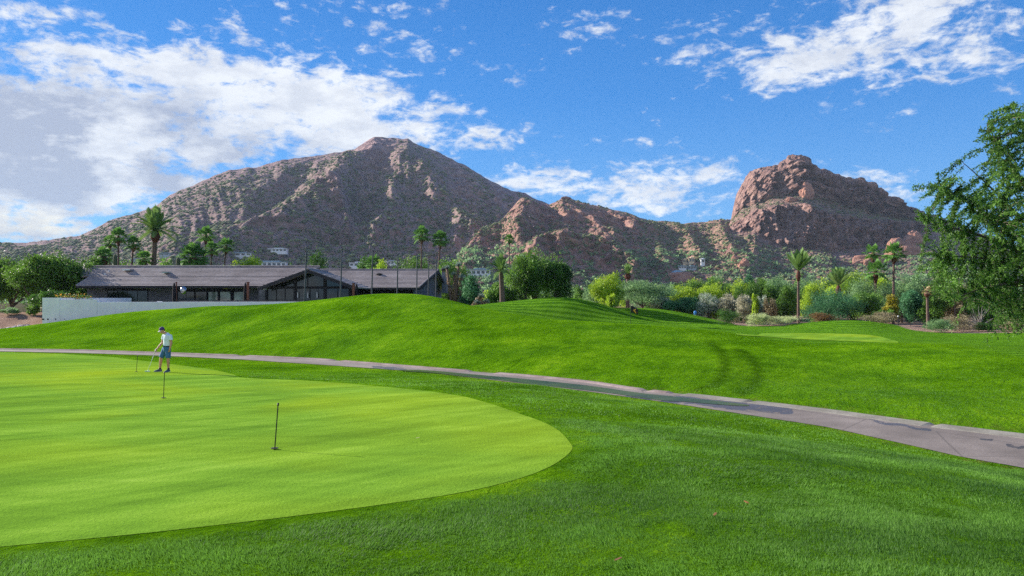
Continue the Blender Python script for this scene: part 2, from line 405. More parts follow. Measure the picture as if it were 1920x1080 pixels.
def axis_pts(a, b, step, lo, hi, grow):
    l = list(np.arange(a, b+1e-6, step)); s = step; v = l[-1]
    while v < hi: s *= grow; v += s; l.append(v)
    s = step; v = l[0]; pre = []
    while v > lo: s *= grow; v -= s; pre.append(v)
    return np.array(pre[::-1]+l)
gx = axis_pts(-48, 44, .4, -3000, 3000, 1.07); gy = axis_pts(1, 74, .36, -60, 3300, 1.035)
GX, GY = np.meshgrid(gx, gy); GZ = H(GX, GY)
m_ = (GY < 200)
GZ = GZ+np.where(m_, .012*perlin(GX*.8, GY*.8, seed=5)+.02*perlin(GX*.25, GY*.25, seed=6), 0)*sstep(0, 1.5, path_s(GX, GY))
px_ = CXP+FOC*GX/np.maximum(GY, 3)
DS = [(-900,60),(-400,71),(-100,71.2),(0,71.6),(60,71.0),(95,69.8),(125,71),(150,400),(700,400),(880,92),(1000,96),(1060,101),(1160,110),(1300,108),(1369,98),(1404,88),(1470,85.5),(1540,93),(1640,92),(1677,85),(1719,79.5),(1750,77.5),(1830,75.5),(1920,74.5),(2100,73),(3000,60)]
sand = sstep(-.5, .5, GY-np.interp(px_, *zip(*DS))+1.2*perlin(GX*.3, GY*.3, seed=9))*(GY > 20)
sand = np.where((GY > 125), 1., sand)
trk = np.zeros(GX.shape)
for L in ([(1330,640),(1350,655),(1360,678),(1357,700),(1340,722),(1310,728)], [(1385,655),(1408,672),(1420,695),(1416,715),(1396,738)], [(1378,655),(1388,680),(1388,705),(1380,728)]):
    p = cast(smooth_closed(L, 4, False))[:, :2]
    trk = np.maximum(trk, (1-sstep(.08, .34, polydist(GX, GY, [tuple(q) for q in p])))*(.45 if L[0][0] == 1378 else 1))
lip = (1-sstep(.15, .9, path_s(GX, GY)))*(path_s(GX, GY) > -.2)*(GY > 10)*(GY < 60)
crest_d = np.interp(px_, [600,760,888,985,1110,1249,1356,1442,1527,1650,1783,1920,2250], [70,62,59.5,56.5,52.5,51,50,47.5,46,45.5,44.5,34.5,28])
mow = sstep(-.3, .5, GY-crest_d)*(px_ > 800)*(GY < 130)
mow = np.maximum(mow, 0*np.clip(1-polydist(px_, GY, [(1500,34),(1650,30),(1850,25)])/90, 0, 1)*(GY > 19)*(GY < 45))
nx, ny_ = len(gx), len(gy)
idx = np.arange(nx*ny_).reshape(ny_, nx)
Fq = np.stack([idx[:-1, :-1], idx[:-1, 1:], idx[1:, 1:], idx[1:, :-1]], -1).reshape(-1, 4)

# fairway grass over desert sand, one material on one sheet
def ground_mat():
    m, nt, b = newmat('turf_and_desert_sand'); k = NB(nt); p = k.pos()
    sp = k.n('ShaderNodeSeparateXYZ'); k.l(p, sp.inputs[0])
    a = k.noise(p, .22, 4, .6); b1 = k.noise(p, 1.6, 5, .65, sc=(1, .55, 1)); c1 = k.noise(p, 9, 6, .8)
    # mown grain: bands slanting over the mounds
    mp = k.n('ShaderNodeMapping'); mp.inputs['Rotation'].default_value = (0, 0, math.radians(24)); k.l(p, mp.inputs[0])
    g1 = k.noise(mp.outputs[0], .8, 6, .72, sc=(1.5, .55, 1), dist=.8); g2 = k.noise(mp.outputs[0], 2.6, 6, .78, sc=(1.5, .6, 1), dist=1.)
    t = k.math('ADD', k.math('ADD', k.math('MULTIPLY', a, .75), k.math('MULTIPLY', g1, .55)), k.math('ADD', k.math('MULTIPLY', g2, .55), k.math('MULTIPLY', c1, .55)))
    gc = k.ramp(k.math('MULTIPLY', t, .4167), [(.36, (.022,.070,.002,1)), (.455, (.060,.160,.003,1)), (.53, (.115,.260,.005,1)), (.63, (.230,.39,.014,1))])
    cool = k.math('MULTIPLY', k.math('SUBTRACT', k.noise(p, .12, 3, .5), .45), 2.2, clamp=True)
    gc = k.mix(k.math('MULTIPLY', cool, .16), gc, (.045,.17,.045,1))
    wv = k.n('ShaderNodeTexWave'); wv.bands_direction = 'Y'; wv.inputs['Scale'].default_value = .22; wv.inputs['Distortion'].default_value = 3.0; wv.inputs['Detail'].default_value = 3; wv.inputs['Detail Scale'].default_value = .5; k.l(p, wv.inputs[0])
    mw = k.ramp(k.math('ADD', k.math('MULTIPLY', wv.outputs['Fac'], .5), k.math('MULTIPLY', g1, .5)), [(.35, (.040,.125,.010,1)), (.62, (.135,.295,.022,1))])
    gc = k.mix(k.math('MULTIPLY', k.attr('mow'), .62), gc, mw)
    gc = k.mix(k.math('MULTIPLY', k.attr('track'), .6), gc, (.012,.040,.002,1))
    gc = k.mix(k.math('MULTIPLY', k.attr('lip'), k.ramp(k.noise(p, 2.5, 5, .7), [(.48, 0), (.62, .75)])), gc, (.16,.11,.045,1))
    s1 = k.noise(p, .35, 6, .6); s2 = k.noise(p, 4, 6, .7)
    sc_ = k.ramp(k.math('MULTIPLY', k.math('ADD', s1, s2), .5), [(.35, (.20,.13,.10,1)), (.52, (.36,.24,.18,1)), (.68, (.46,.34,.27,1))])
    far = k.math('MULTIPLY', k.math('SUBTRACT', sp.outputs[1], 115), .02, clamp=True)
    sc_ = k.mix(far, sc_, k.ramp(s1, [(.4, (.06,.075,.03,1)), (.6, (.16,.12,.085,1))]))
    fin = k.mix(k.attr('sand'), gc, sc_); k.l(fin, b.inputs['Base Color'])
    b.inputs['Roughness'].default_value = .9; b.inputs['Specular IOR Level'].default_value = .0
    h = k.math('ADD', k.math('MULTIPLY', g1, .6), k.math('ADD', k.math('MULTIPLY', g2, .5), k.math('MULTIPLY', c1, .3)))
    hh = k.math('MULTIPLY', h, 1)
    k.l(k.bump(hh, 1., .30), b.inputs['Normal'])
    return m
M_ground = ground_mat()
ground = mesh_np('ground', np.c_[GX.ravel(), GY.ravel(), GZ.ravel()], Fq, M_ground, smooth=True, attrs={'mow': mow.ravel(), 'sand': sand.ravel(), 'track': trk.ravel(), 'lip': lip.ravel()})
tag(ground, kind='structure')

def gz_fast(x, y):
    i = np.clip(np.searchsorted(gx, x)-1, 0, nx-2); j = np.clip(np.searchsorted(gy, y)-1, 0, ny_-2)
    fx = (x-gx[i])/(gx[i+1]-gx[i]); fy = (y-gy[j])/(gy[j+1]-gy[j])
    return (GZ[j, i]*(1-fx)+GZ[j, i+1]*fx)*(1-fy)+(GZ[j+1, i]*(1-fx)+GZ[j+1, i+1]*fx)*fy

def grow(poly, o):
    P = np.array(poly); T = np.roll(P, -1, 0)-np.roll(P, 1, 0); T /= np.linalg.norm(T, axis=1)[:, None]; N = np.c_[T[:, 1], -T[:, 0]]
    A = .5*np.sum(P[:, 0]*np.roll(P[:, 1], -1)-np.roll(P[:, 0], -1)*P[:, 1]); return P+N*o*np.sign(A)
def drape(name, poly, step, off, mat, smooth=True, zf=None, attrs=None, taper=None):
    poly = np.array(poly); x0, y0 = poly.min(0); x1, y1 = poly.max(0)
    X, Y = np.meshgrid(np.arange(x0, x1, step), np.arange(y0, y1, step)); X = X.ravel(); Y = Y.ravel()
    X = X+RNG.uniform(-.1, .1, len(X))*step
    m = inpoly(X, Y, poly); d = polydist(X, Y, [tuple(p) for p in poly]+[tuple(poly[0])]); m &= d > step*.4
    ring = [tuple(p) for p in grow(poly, -.16)] if taper is not None else []
    pts = [tuple(p) for p in poly]+list(zip(X[m], Y[m]))+ring; n = len(poly)
    r = delaunay_2d_cdt([Vector((float(a), float(b))) for a, b in pts], [(i, (i+1) % n) for i in range(n)], [], 1, 1e-5)
    P = np.array([(v.x, v.y) for v in r[0]]); T = np.array([f for f in r[2] if len(f) == 3])
    z = gz_fast(P[:, 0], P[:, 1]) if zf is None else zf(P[:, 0], P[:, 1])
    if taper is not None: off = off*sstep(-.02, .14, polydist(P[:, 0], P[:, 1], [tuple(p) for p in poly]+[tuple(poly[0])]))+taper
    return mesh_np(name, np.c_[P, z+off], T, mat, smooth=smooth, attrs=attrs(P) if attrs else None)

def green_mat(name='putting_green_turf', dim=1.0, red=1.0):
    m, nt, b = newmat(name); k = NB(nt); p = k.pos()
    mp = k.n('ShaderNodeMapping'); mp.inputs['Rotation'].default_value = (0, 0, math.radians(38)); k.l(p, mp.inputs[0])
    mq = k.n('ShaderNodeMapping'); mq.inputs['Rotation'].default_value = (0, 0, math.radians(3)); k.l(p, mq.inputs[0])
    st = k.n('ShaderNodeTexWave'); st.inputs['Scale'].default_value = .16; st.inputs['Distortion'].default_value = 1.6; st.inputs['Detail'].default_value = 2; k.l(mp.outputs[0], st.inputs[0])
    a = k.noise(p, .25, 4, .6); g = k.noise(mq.outputs[0], 1.0, 6, .68, sc=(.32, 1.9, 1), dist=.5); f = k.noise(p, 28, 4, .7); g2 = k.noise(mp.outputs[0], 1.2, 5, .6, sc=(2.4, .3, 1))
    t = k.math('ADD', k.math('ADD', k.math('MULTIPLY', a, .5), k.math('MULTIPLY', st.outputs['Fac'], .08)), k.math('ADD', k.math('ADD', k.math('MULTIPLY', g, .42), k.math('MULTIPLY', g2, .50)), k.math('MULTIPLY', f, .30)))
    D = lambda c: (c[0]*dim*red, c[1]*dim, c[2]*dim*2*(1 if red < 1 else .5), 1)
    c = k.ramp(k.math('MULTIPLY', t, .5), [(.37, D((.10,.205,.02))), (.46, D((.160,.305,.028))), (.54, D((.24,.40,.045))), (.64, D((.36,.51,.10)))])
    yel = k.math('MULTIPLY', k.math('SUBTRACT', k.noise(p, .11, 3, .55, dist=.5), .44), 3.2, clamp=True)
    c = k.mix(k.math('MULTIPLY', yel, .55), c, D((.36,.44,.012)))
    k.l(c, b.inputs['Base Color']); b.inputs['Roughness'].default_value = .9; b.inputs['Specular IOR Level'].default_value = .0
    k.l(k.bump(k.math('ADD', k.math('MULTIPLY', f, .55), k.math('MULTIPLY', g, .45)), .7, .03), b.inputs['Normal'])
    return m
M_green = green_mat()
def grow(poly, o):
    P = np.array(poly); T = np.roll(P, -1, 0)-np.roll(P, 1, 0); T /= np.linalg.norm(T, axis=1)[:, None]; N = np.c_[T[:, 1], -T[:, 0]]
    A = .5*np.sum(P[:, 0]*np.roll(P[:, 1], -1)-np.roll(P[:, 0], -1)*P[:, 1]); return P+N*o*np.sign(A)
tag(drape('putting_green', GREEN, .6, .006, M_green, taper=.003), kind='structure')
tag(drape('putting_green', GREEN2, .8, .02, M_green), kind='structure')

# ---------------------------------------------------------------- path, kerb, puddle
def path_row(px, t):
    fy, ny = path_edges(px); y = ny+(fy-ny)*t; return (px-CXP)/FOC*y, y
PXS = np.array(sorted(set(list(np.arange(-700, 2500, 5.)))))
FY, NY = path_edges(PXS)
# smooth edge polylines
def smo(a, n=4):
    for _ in range(n): a = np.r_[a[0], (a[:-2]+2*a[1:-1]+a[2:])/4, a[-1]]
    return a
FY, NY = smo(FY, 24), smo(NY, 24)
far_e = np.c_[(PXS-CXP)/FOC*FY, FY]; near_e = np.c_[(PXS-CXP)/FOC*NY, NY]
jit = .035*perlin(PXS*.05, 0*PXS, seed=31); near_e[:, 1] += jit*1.5
def strip(t0, t1, n, zf):
    V = []; 
    for j in range(n+1):
        t = t0+(t1-t0)*j/n; p = near_e*(1-t)+far_e*t; V.append(np.c_[p, zf(p, t)*np.ones(len(p))])
    m = len(PXS); V = np.concatenate(V); I = np.arange((n+1)*m).reshape(n+1, m)
    return V, np.stack([I[:-1, :-1], I[:-1, 1:], I[1:, 1:], I[1:, :-1]], -1).reshape(-1, 4)
def path_mat():
    m, nt, b = newmat('worn_asphalt'); k = NB(nt); p = k.pos(); 
    a = k.noise(p, .5, 5, .6); f = k.noise(p, 45, 4, .75); w = k.attr('wet'); cn = k.noise(p, 1.3, 6, .75, dist=.6)
    c = k.ramp(k.math('MULTIPLY', k.math('ADD', a, f), .5), [(.36, (.11,.088,.075,1)), (.50, (.195,.158,.138,1)), (.64, (.29,.24,.21,1))])
    v = k.n('ShaderNodeTexVoronoi'); v.feature = 'DISTANCE_TO_EDGE'; v.inputs['Scale'].default_value = .42
    dm = k.n('ShaderNodeMapping'); k.l(p, dm.inputs[0]); k.l(k.mix(.22, dm.outputs[0], k.n('ShaderNodeTexNoise').outputs['Color']), v.inputs[0])
    crack = k.ramp(v.outputs[0], [(.0, 1.), (.012, 0.)])
    c = k.mix(k.math('MULTIPLY', crack, .55), c, (.06,.05,.045,1))
    wet = k.math('MULTIPLY', k.math('ADD', w, k.math('MULTIPLY', k.math('SUBTRACT', cn, .53), k.math('MULTIPLY', k.math('MINIMUM', w, .5), 9.))), 1, clamp=True)
    wetm = k.ramp(wet, [(.42, 0.), (.58, 1.)])
    c = k.mix(k.math('MULTIPLY', wetm, .72), c, (.055,.048,.05,1))
    k.l(c, b.inputs['Base Color']); k.l(k.ramp(wetm, [(0, 1.), (1, .45)]), b.inputs['Roughness']); b.inputs['Specular IOR Level'].default_value = .4
    k.l(k.bump(k.math('MULTIPLY', f, k.ramp(wetm, [(0, 1.), (1, .1)])), .5, .012), b.inputs['Normal'])
    return m
def wetness(V):
    px = CXP+FOC*V[:, 0]/V[:, 1]; py = HOR+FOC*(EYE-PZ)/V[:, 1]
    w = np.zeros(len(V))
    for L, r in (([(1180,747),(1300,752),(1400,764),(1480,770)], 9), ([(1636,790),(1662,796),(1690,797),(1722,805),(1745,807)], 2.6), ([(1890,836),(1908,841),(1935,839)], 3.4), ([(700,689),(760,694)], 4), ([(1840,825),(1860,826)], 2), ([(1620,783),(1660,795)], 2)):
        w = np.maximum(w, 1-sstep(r*.4, r*1.3, polydist(px, py, L)))
    return w
V, Fp = strip(0, 1, 30, lambda p, t: PZ+.012)
tag(mesh_np('cart_path', V, Fp, path_mat(), attrs={'wet': wetness(V)}), kind='structure')
def conc(name, c0, c1):
    m, nt, b = newmat(name); k = NB(nt); p = k.pos()
    c = k.ramp(k.math('MULTIPLY', k.math('ADD', k.noise(p, 1.2, 5, .65), k.noise(p, 22, 4, .7)), .5), [(.38, c0), (.6, c1)])
    k.l(c, b.inputs['Base Color']); b.inputs['Roughness'].default_value = 1; b.inputs['Specular IOR Level'].default_value = 0
    k.l(k.bump(k.noise(p, 30, 4, .7), .4, .01), b.inputs['Normal']); return m
M_kerb = conc('weathered_concrete', (.20,.15,.14,1), (.38,.30,.28,1)); M_apron = conc('pale_concrete_gutter', (.17,.155,.13,1), (.32,.295,.25,1))
def kerb(name, a, b_, prof, mat):
    pxs = np.arange(a, b_+.1, 7.); fy = np.interp(pxs, PXS, far_e[:, 1]); fx = (pxs-CXP)/FOC*fy
    P = np.c_[fx, fy]; T = np.gradient(P, axis=0); T /= np.linalg.norm(T, axis=1)[:, None]; N = np.c_[-T[:, 1], T[:, 0]]   # points away from camera
    N *= np.sign(N[:, 1])[:, None]
    cur = perlin(pxs*.02, 0*pxs, seed=44)
    V = []; n = len(pxs); K = len(prof)
    for i in range(n):
        e = min(1, min(i, n-1-i)/1.5+.35)
        for (o, z) in prof: V.append((P[i, 0]+N[i, 0]*(o+.03*cur[i]), P[i, 1]+N[i, 1]*(o+.03*cur[i]), PZ+z*e))
    F = [(i*K+j, (i+1)*K+j, (i+1)*K+j+1, i*K+j+1) for i in range(n-1) for j in range(K-1)]
    o = MB().add(V, F+[tuple(range(K)), tuple((n-1)*K+j for j in range(K))[::-1]]).build(name, mat, smooth=False)
    return tag(o, kind='structure')
kprof = [(-.30,-.05),(-.28,.02),(-.20,.05),(-.08,.065),(.04,.065),(.09,.02),(.11,-.2)]
for a, b_ in ((-300,455),(462,632),(640,890),(930,1212),(1219,1262)): kerb('kerb', a, b_, kprof, M_kerb)
aprof = [(-.50,.005),(-.48,.020),(-.3,.035),(-.04,.055),(.05,.05),(.07,-.1)]
for a, b_ in ((1285,1412),(1413.5,1756),(1757.5,2350)): kerb('gutter', a, b_, aprof, M_apron)

def water_mat():
    m, nt, b = newmat('murky_water_painted_reflection'); k = NB(nt); p = k.pos()
    k.l(k.ramp(k.noise(p, .8, 4, .6), [(.4, (.030,.048,.003,1)), (.65, (.07,.095,.007,1))]), b.inputs['Base Color'])  # olive base colour holds the murk and the mound's painted green reflection
    b.inputs['Roughness'].default_value = .28; b.inputs['IOR'].default_value = 1.33; b.inputs['Specular IOR Level'].default_value = .07
    k.l(k.bump(k.noise(p, 6, 3, .5, sc=(.6, 1.6, 1)), .08, .01), b.inputs['Normal']); return m
WO = [(752,693.5),(800,694),(880,701),(930,705.5),(1000,712),(1100,722.5),(1200,736.5),(1262,743),(1330,750),(1400,758.5),(1392,761),(1330,757),(1285,753),(1250,751.5),(1200,745),(1130,735),(1060,727),(1000,720.5),(940,713),(880,706.5),(810,699),(765,696)]
kk = (EYE-PZ-.022)*FOC
wp = [((px-CXP)/FOC*(kk/(py-HOR)), kk/(py-HOR)) for px, py in smooth_closed(WO, 5)]
wo = drape('puddle', wp, .5, .0, water_mat(), zf=lambda x, y: np.full(len(x), PZ+.022)); tag(wo, kind='structure')

# ---------------------------------------------------------------- grass blades on the rough near the camera
def blades(n, y0, y1, hgt, wid, seed):
    r = np.random.default_rng(seed)
    u = r.random(n); y = np.sqrt(y0*y0+(y1*y1-y0*y0)*u); x = (r.random(n)*2-1)*y*.70
    if seed == 3: x = r.uniform(-.72, .72, n)*y
    m = ~inpoly(x, y, GREEN) & (path_s(x, y) > .03)
    # thin patches
    pn = perlin(x*1.3, y*1.3, seed=21)+.6*perlin(x*4, y*4, seed=22)
    m &= r.random(n) < .82+.5*pn
    if y1 > 20: m &= r.random(n) > sstep(19, 38, y)
    x, y, pn = x[m], y[m], pn[m]; z = gz_fast(x, y); n = len(x)
    dg = polydist(x, y, [tuple(q) for q in GREEN[::3]]+[tuple(GREEN[0])]); cut = .30+.70*sstep(.05, .6, dg)
    h = hgt*(.55+.9*r.random(n))*(1+.7*pn)*cut; w = wid*(.6+.8*r.random(n)); a = r.random(n)*np.pi*2
    lean = (r.random((n, 2))-.5)*1.3*h[:, None]+np.c_[perlin(x*.5, y*.5, seed=23), perlin(x*.5, y*.5, seed=24)]*h[:, None]*1.2
    base = np.c_[x, y, z-.004]; du = np.c_[np.cos(a), np.sin(a), 0*a]*w[:, None]*.5
    top = base+np.c_[lean, h]
    V = np.stack([base-du, base+du, top], 1).reshape(-1, 3); var = np.clip(.46+.06*(1-cut)+1.0*perlin(x*.35, y*.35, seed=25)+.55*pn+r.normal(0, .24, n), 0, 1)
    return V, np.repeat(var, 3)
vs = []; at = []
for i, (n, y0, y1, hh, ww) in enumerate(((380000,4.0,8.5,.023,.0055),(300000,8.5,15,.028,.009),(260000,15,38,.026,.018))):
    V, a = blades(n, y0, y1, hh, ww, 100+i); vs.append(V); at.append(a)
V = np.concatenate(vs); at = np.concatenate(at)
M_blade = leafmat('grass_blade', (.022,.085,.010,1), (.17,.36,.045,1), .45, .6)
tag(mesh_np('grass', V, np.arange(len(V)).reshape(-1, 3), M_blade, attrs={'var': at}), label='short mown rough grass around the putting green', cat='grass', kind='stuff')
# ---------------------------------------------------------------- mountains
MSURF = []     # (px, py, distance) samples used to stand houses and boulders on the slopes
def mountain_mat(name, rock0, rock1, rock2, scrub0, scrub1, sc=1.0, bed=0.0):
    m, nt, b = newmat(name); k = NB(nt); p = k.pos()
    a = k.noise(p, .012*sc, 5, .6); f = k.noise(p, .05*sc, 8, .72); ff = k.noise(p, .30*sc, 5, .7)
    st = k.noise(p, .035*sc, 5, .7, sc=(.35, .35, 2.2), dist=.8)
    rc = k.ramp(k.math('ADD', k.math('MULTIPLY', f, .5), k.math('ADD', k.math('MULTIPLY', ff, .28), k.math('MULTIPLY', st, .22))), [(.38, rock0), (.50, rock1), (.63, rock2)])
    v = k.n('ShaderNodeTexVoronoi'); v.inputs['Scale'].default_value = .16*sc; k.l(p, v.inputs[0])
    dots = k.ramp(v.outputs['Distance'], [(.30, 1.), (.44, 0.)])
    if bed: rc = k.mix(k.math('MULTIPLY', k.ramp(k.noise(p, .05*sc, 5, .65, sc=(1.6, 1.6, .16), dist=.5), [(.46, 0.), (.60, 1.)]), bed), rc, (.075,.050,.055,1))
    rk = k.attr('rock')
    cover = k.math('SUBTRACT', k.math('ADD', k.math('MULTIPLY', a, .9), .42), rk, clamp=True)
    vg = k.math('MULTIPLY', k.math('ADD', k.math('MULTIPLY', dots, 1.0), k.math('MULTIPLY', k.ramp(f, [(.45, 0.), (.6, 1.)]), .45)), cover, clamp=True)
    sc_c = k.ramp(k.noise(p, .09*sc, 4, .6), [(.4, scrub0), (.62, scrub1)])
    k.l(k.mix(vg, rc, sc_c), b.inputs['Base Color']); b.inputs['Roughness'].default_value = .95; b.inputs['Specular IOR Level'].default_value = .05
    h = k.math('ADD', k.math('MULTIPLY', f, 8.), k.math('MULTIPLY', ff, 1.8))
    k.l(k.bump(h, .9, 1.0), b.inputs['Normal'])
    return m
def surf(name, mat, pxs, rows, pos_fn, close=False, attrs_fn=None):
    """pos_fn(PX, T) -> x, y, z arrays; grid to mesh, keeps samples for later placing"""
    PX, T = np.meshgrid(pxs, rows); X, Y, Z, rock = pos_fn(PX, T); R, K = PX.shape
    I = np.arange(R*K).reshape(R, K); F = np.stack([I[:-1, :-1], I[:-1, 1:], I[1:, 1:], I[1:, :-1]], -1).reshape(-1, 4)
    V = np.c_[X.ravel(), Y.ravel(), Z.ravel()]
    if rock is None: rock = np.zeros(len(V))
    o = mesh_np(name, V, F, mat, smooth=False, attrs={'rock': np.asarray(rock).ravel()}); tag(o, kind='structure')
    s = T.ravel() <= 1; MSURF.append(np.c_[CXP+FOC*V[:, 0]/V[:, 1], HOR-FOC*(V[:, 2]-EYE)/V[:, 1], V[:, 1], V[:, 2]][s])
    return X, Y, Z, np.asarray(rock).reshape(R, K), T
def scrub(name, grids, n, lo, hi, seed, mat, label, tmax=1.0, rockcut=.55, sizes=(1.0, 2.4)):
    r = np.random.default_rng(seed); X, Y, Z, rock, T = grids; R, K = X.shape
    i = r.uniform(0, R-1.01, n); j = r.uniform(0, K-1.01, n); i0 = i.astype(int); j0 = j.astype(int); fi, fj = i-i0, j-j0
    def s(A): return (A[i0, j0]*(1-fi)+A[i0+1, j0]*fi)*(1-fj)+(A[i0, j0+1]*(1-fi)+A[i0+1, j0+1]*fi)*fj
    x, y, z, rk, t = s(X), s(Y), s(Z), s(rock), s(T)
    dn = perlin(x*.01, y*.01, z*.01, seed=seed)+.6*perlin(x*.04, y*.04, z*.04, seed=seed+1)
    m = (t < tmax) & (t > lo) & (t < hi) & (rk < rockcut) & (r.random(n) < .7+.9*dn)
    x, y, z = x[m], y[m], z[m]; n = len(x)
    sz = r.uniform(*sizes, n)*(.7+.7*r.random(n)**2)
    O = np.array([(1,0,.1),(.3,.95,0),(-.8,.6,.1),(-.8,-.6,0),(.3,-.95,.1),(0,0,1.0),(0,0,-.6)])
    V = np.c_[x, y, z+.15*sz][:, None]+O[None]*sz[:, None, None]*(.7+.6*r.random((n, 7, 1)))*np.array([1.25, 1.25, .8])
    F = np.array([(0,1,5),(1,2,5),(2,3,5),(3,4,5),(4,0,5),(1,0,6),(2,1,6),(3,2,6),(4,3,6),(0,4,6)])
    F = (F[None]+np.arange(n)[:, None, None]*7).reshape(-1, 3)
    o = mesh_np(name, V.reshape(-1, 3), F, mat, attrs={'var': np.repeat(np.clip(r.normal(.5, .28, n), 0, 1), 7)})
    tag(o, label, 'desert scrub', kind='stuff'); return o
M_scrub = leafmat('desert_scrub', (.055,.078,.030,1), (.22,.25,.105,1), .1, .9)

M_mt = mountain_mat('mountain_rock_and_scrub', (0.113,0.070,0.072,1), (0.287,0.185,0.185,1), (0.554,0.380,0.351,1), (0.046,0.060,0.032,1), (0.144,0.155,0.079,1))
M_rd = mountain_mat('ridge_rock', (0.134,0.070,0.066,1), (0.339,0.185,0.159,1), (0.656,0.420,0.286,1), (0.087,0.100,0.053,1), (0.205,0.200,0.106,1), 1.5)
M_bt = mountain_mat('butte_rock', (0.130,0.070,0.065,1), (0.341,0.200,0.167,1), (0.605,0.410,0.336,1), (0.078,0.100,0.059,1), (0.167,0.180,0.108,1), 1.9, .65)

def sil(px, pts, rough, seed):
    return np.interp(px, *zip(*pts))+rough*(fbm(px*.045, px*0, 3.3, 5, seed)*1.6)
SM = [(-700,500),(-300,470),(-100,458),(0,455),(50,454),(100,449),(150,441),(180,428),(205,414),(230,405),(262,398),(290,387),(320,364),(345,354),(370,344),(400,330),(430,318),(480,313),(510,306),(530,300),(565,295),(600,291),(640,284),(665,279),(680,270),(693,261),(703,257),(738,257.5),(752,260),(765,260),(775,268),(790,273),(820,284),(845,297),(870,309),(895,324),(920,339),(960,357),(985,362),(1000,371),(1030,383),(1060,395),(1120,425),(1200,455),(1260,475)]
def main_pos(PX, T):
    Tc = np.minimum(T, 1); d1 = np.interp(PX, [-700,0,300,500,740,900,1100,1260], [1350,1500,1750,1850,1950,1850,1700,1650])
    d0 = np.interp(PX, [-700,0,300,740,1260], [480,520,560,640,700])
    zr = EYE+(HOR-sil(PX, SM, 2.2, 3))/FOC*d1
    prof = .03*Tc+.97*np.clip((Tc-.22)/.78, 0, 1)**1.12; prof = np.where(Tc < .22, .03*Tc/.22*.9, prof)
    d = d0+(d1-d0)*Tc; z = -6+(zr+6)*prof
    px = PX; py = HOR-FOC*(z-EYE)/d
    w = np.clip(np.sin(np.pi*np.clip((Tc-.12)/.88, 0, 1)), 0, 1)**.6*sstep(.12, .4, Tc)
    wx = px+70*perlin(px*.008, py*.008, seed=51); 
    rel = 0
    for pts, A, wd in (([(655,292),(645,320),(628,355),(600,385),(560,412),(500,440),(420,462),(300,490)], 62, 62),
                       ([(735,262),(770,300),(800,345),(840,395),(880,440)], 34, 45), ([(700,262),(690,300),(660,330)], 30, 30),
                       ([(632,388),(640,410),(655,440)], 30, 26), ([(470,316),(440,350),(400,385),(330,420)], 30, 42), ([(560,298),(520,340),(470,380),(440,400)], 26, 34),
                       ([(380,342),(330,380),(270,410)], 22, 34), ([(860,306),(890,350),(930,400)], 26, 34), ([(250,402),(200,430),(120,460)], 18, 30),
                       ([(760,300),(740,350),(730,400),(700,450),(690,480)], 22, 34), ([(930,345),(960,372),(975,400)], 20, 26), ([(820,288),(790,330)], 14, 20)):
        jd = polydist(px+9*perlin(px*.04, py*.04, seed=52), py+9*perlin(px*.04, py*.04, seed=53), pts)
        rel = rel+A*np.maximum(0, 1-jd/wd)**1.15
    for pts, A, wd in (([(560,330),(520,380),(470,420),(400,440)], 28, 34), ([(690,300),(670,350),(680,400)], 26, 32), ([(850,320),(850,380),(830,430)], 18, 30)):
        rel = rel-A*np.maximum(0, 1-polydist(px, py, pts)/wd)
    g = fbm(wx*.020, py*.006+.3, 1.0, 3, 54, True); rel = rel+10*(g-.35)
    x = (px-CXP)/FOC*d
    q = fbm(x*.009, d*.009, z*.009, 5, 55, True); q2 = fbm(x*.034, d*.034, z*.034, 4, 56, True)
    crag = np.clip(1-polydist(px, py, [(625,385),(640,420),(660,435)])/42, 0, 1)+np.clip(1-polydist(px, py, [(690,268),(720,275),(700,300)])/34, 0, 1)+.8*np.clip(1-polydist(px, py, [(860,360),(920,385),(960,395)])/50, 0, 1)
    rough = 1+.9*np.clip(crag, 0, 1)
    q3 = fbm(x*.10, d*.10, z*.10, 3, 57, True); disp = w*(rel*1.7*(1-sstep(.86, 1, Tc))+24*(q-.3)*rough+10*(q2-.3)*rough+3.4*(q3-.3))+(1-w)*(Tc > .6)*5*(q2-.35)
    disp = disp*np.interp(px, [0, 350, 560], [.45, .6, 1.]); d = d-.75*disp; z = z+.30*disp; x = (px-CXP)/FOC*d; z = np.minimum(z, EYE+(HOR-sil(px, SM, 2.2, 3)-30*(1-Tc)**1.3)/FOC*d)
    back = T > 1
    d = np.where(back, d+(T-1)*900, d); z = np.where(back, z-(T-1)*450, z)
    rock = np.clip(.02+.22*sstep(.45, .9, Tc)+.55*np.clip(crag, 0, 1)+.5*(q2-.42)+.35*sstep(.80, 1, Tc)+.25*(g-.4), 0, 1)
    return x, d, z, rock
rows = np.r_[np.linspace(0, .2, 16)[:-1], np.linspace(.2, 1, 250), np.linspace(1.02, 1.3, 7)]
gm = surf('mountain', M_mt, np.arange(-500, 1240, 1.8), rows, main_pos)
scrub('desert_scrub', gm, 34000, .22, .985, 5, M_scrub, 'grey green desert shrubs dotted over the tall left mountain', rockcut=.55, sizes=(1.6, 3.8))

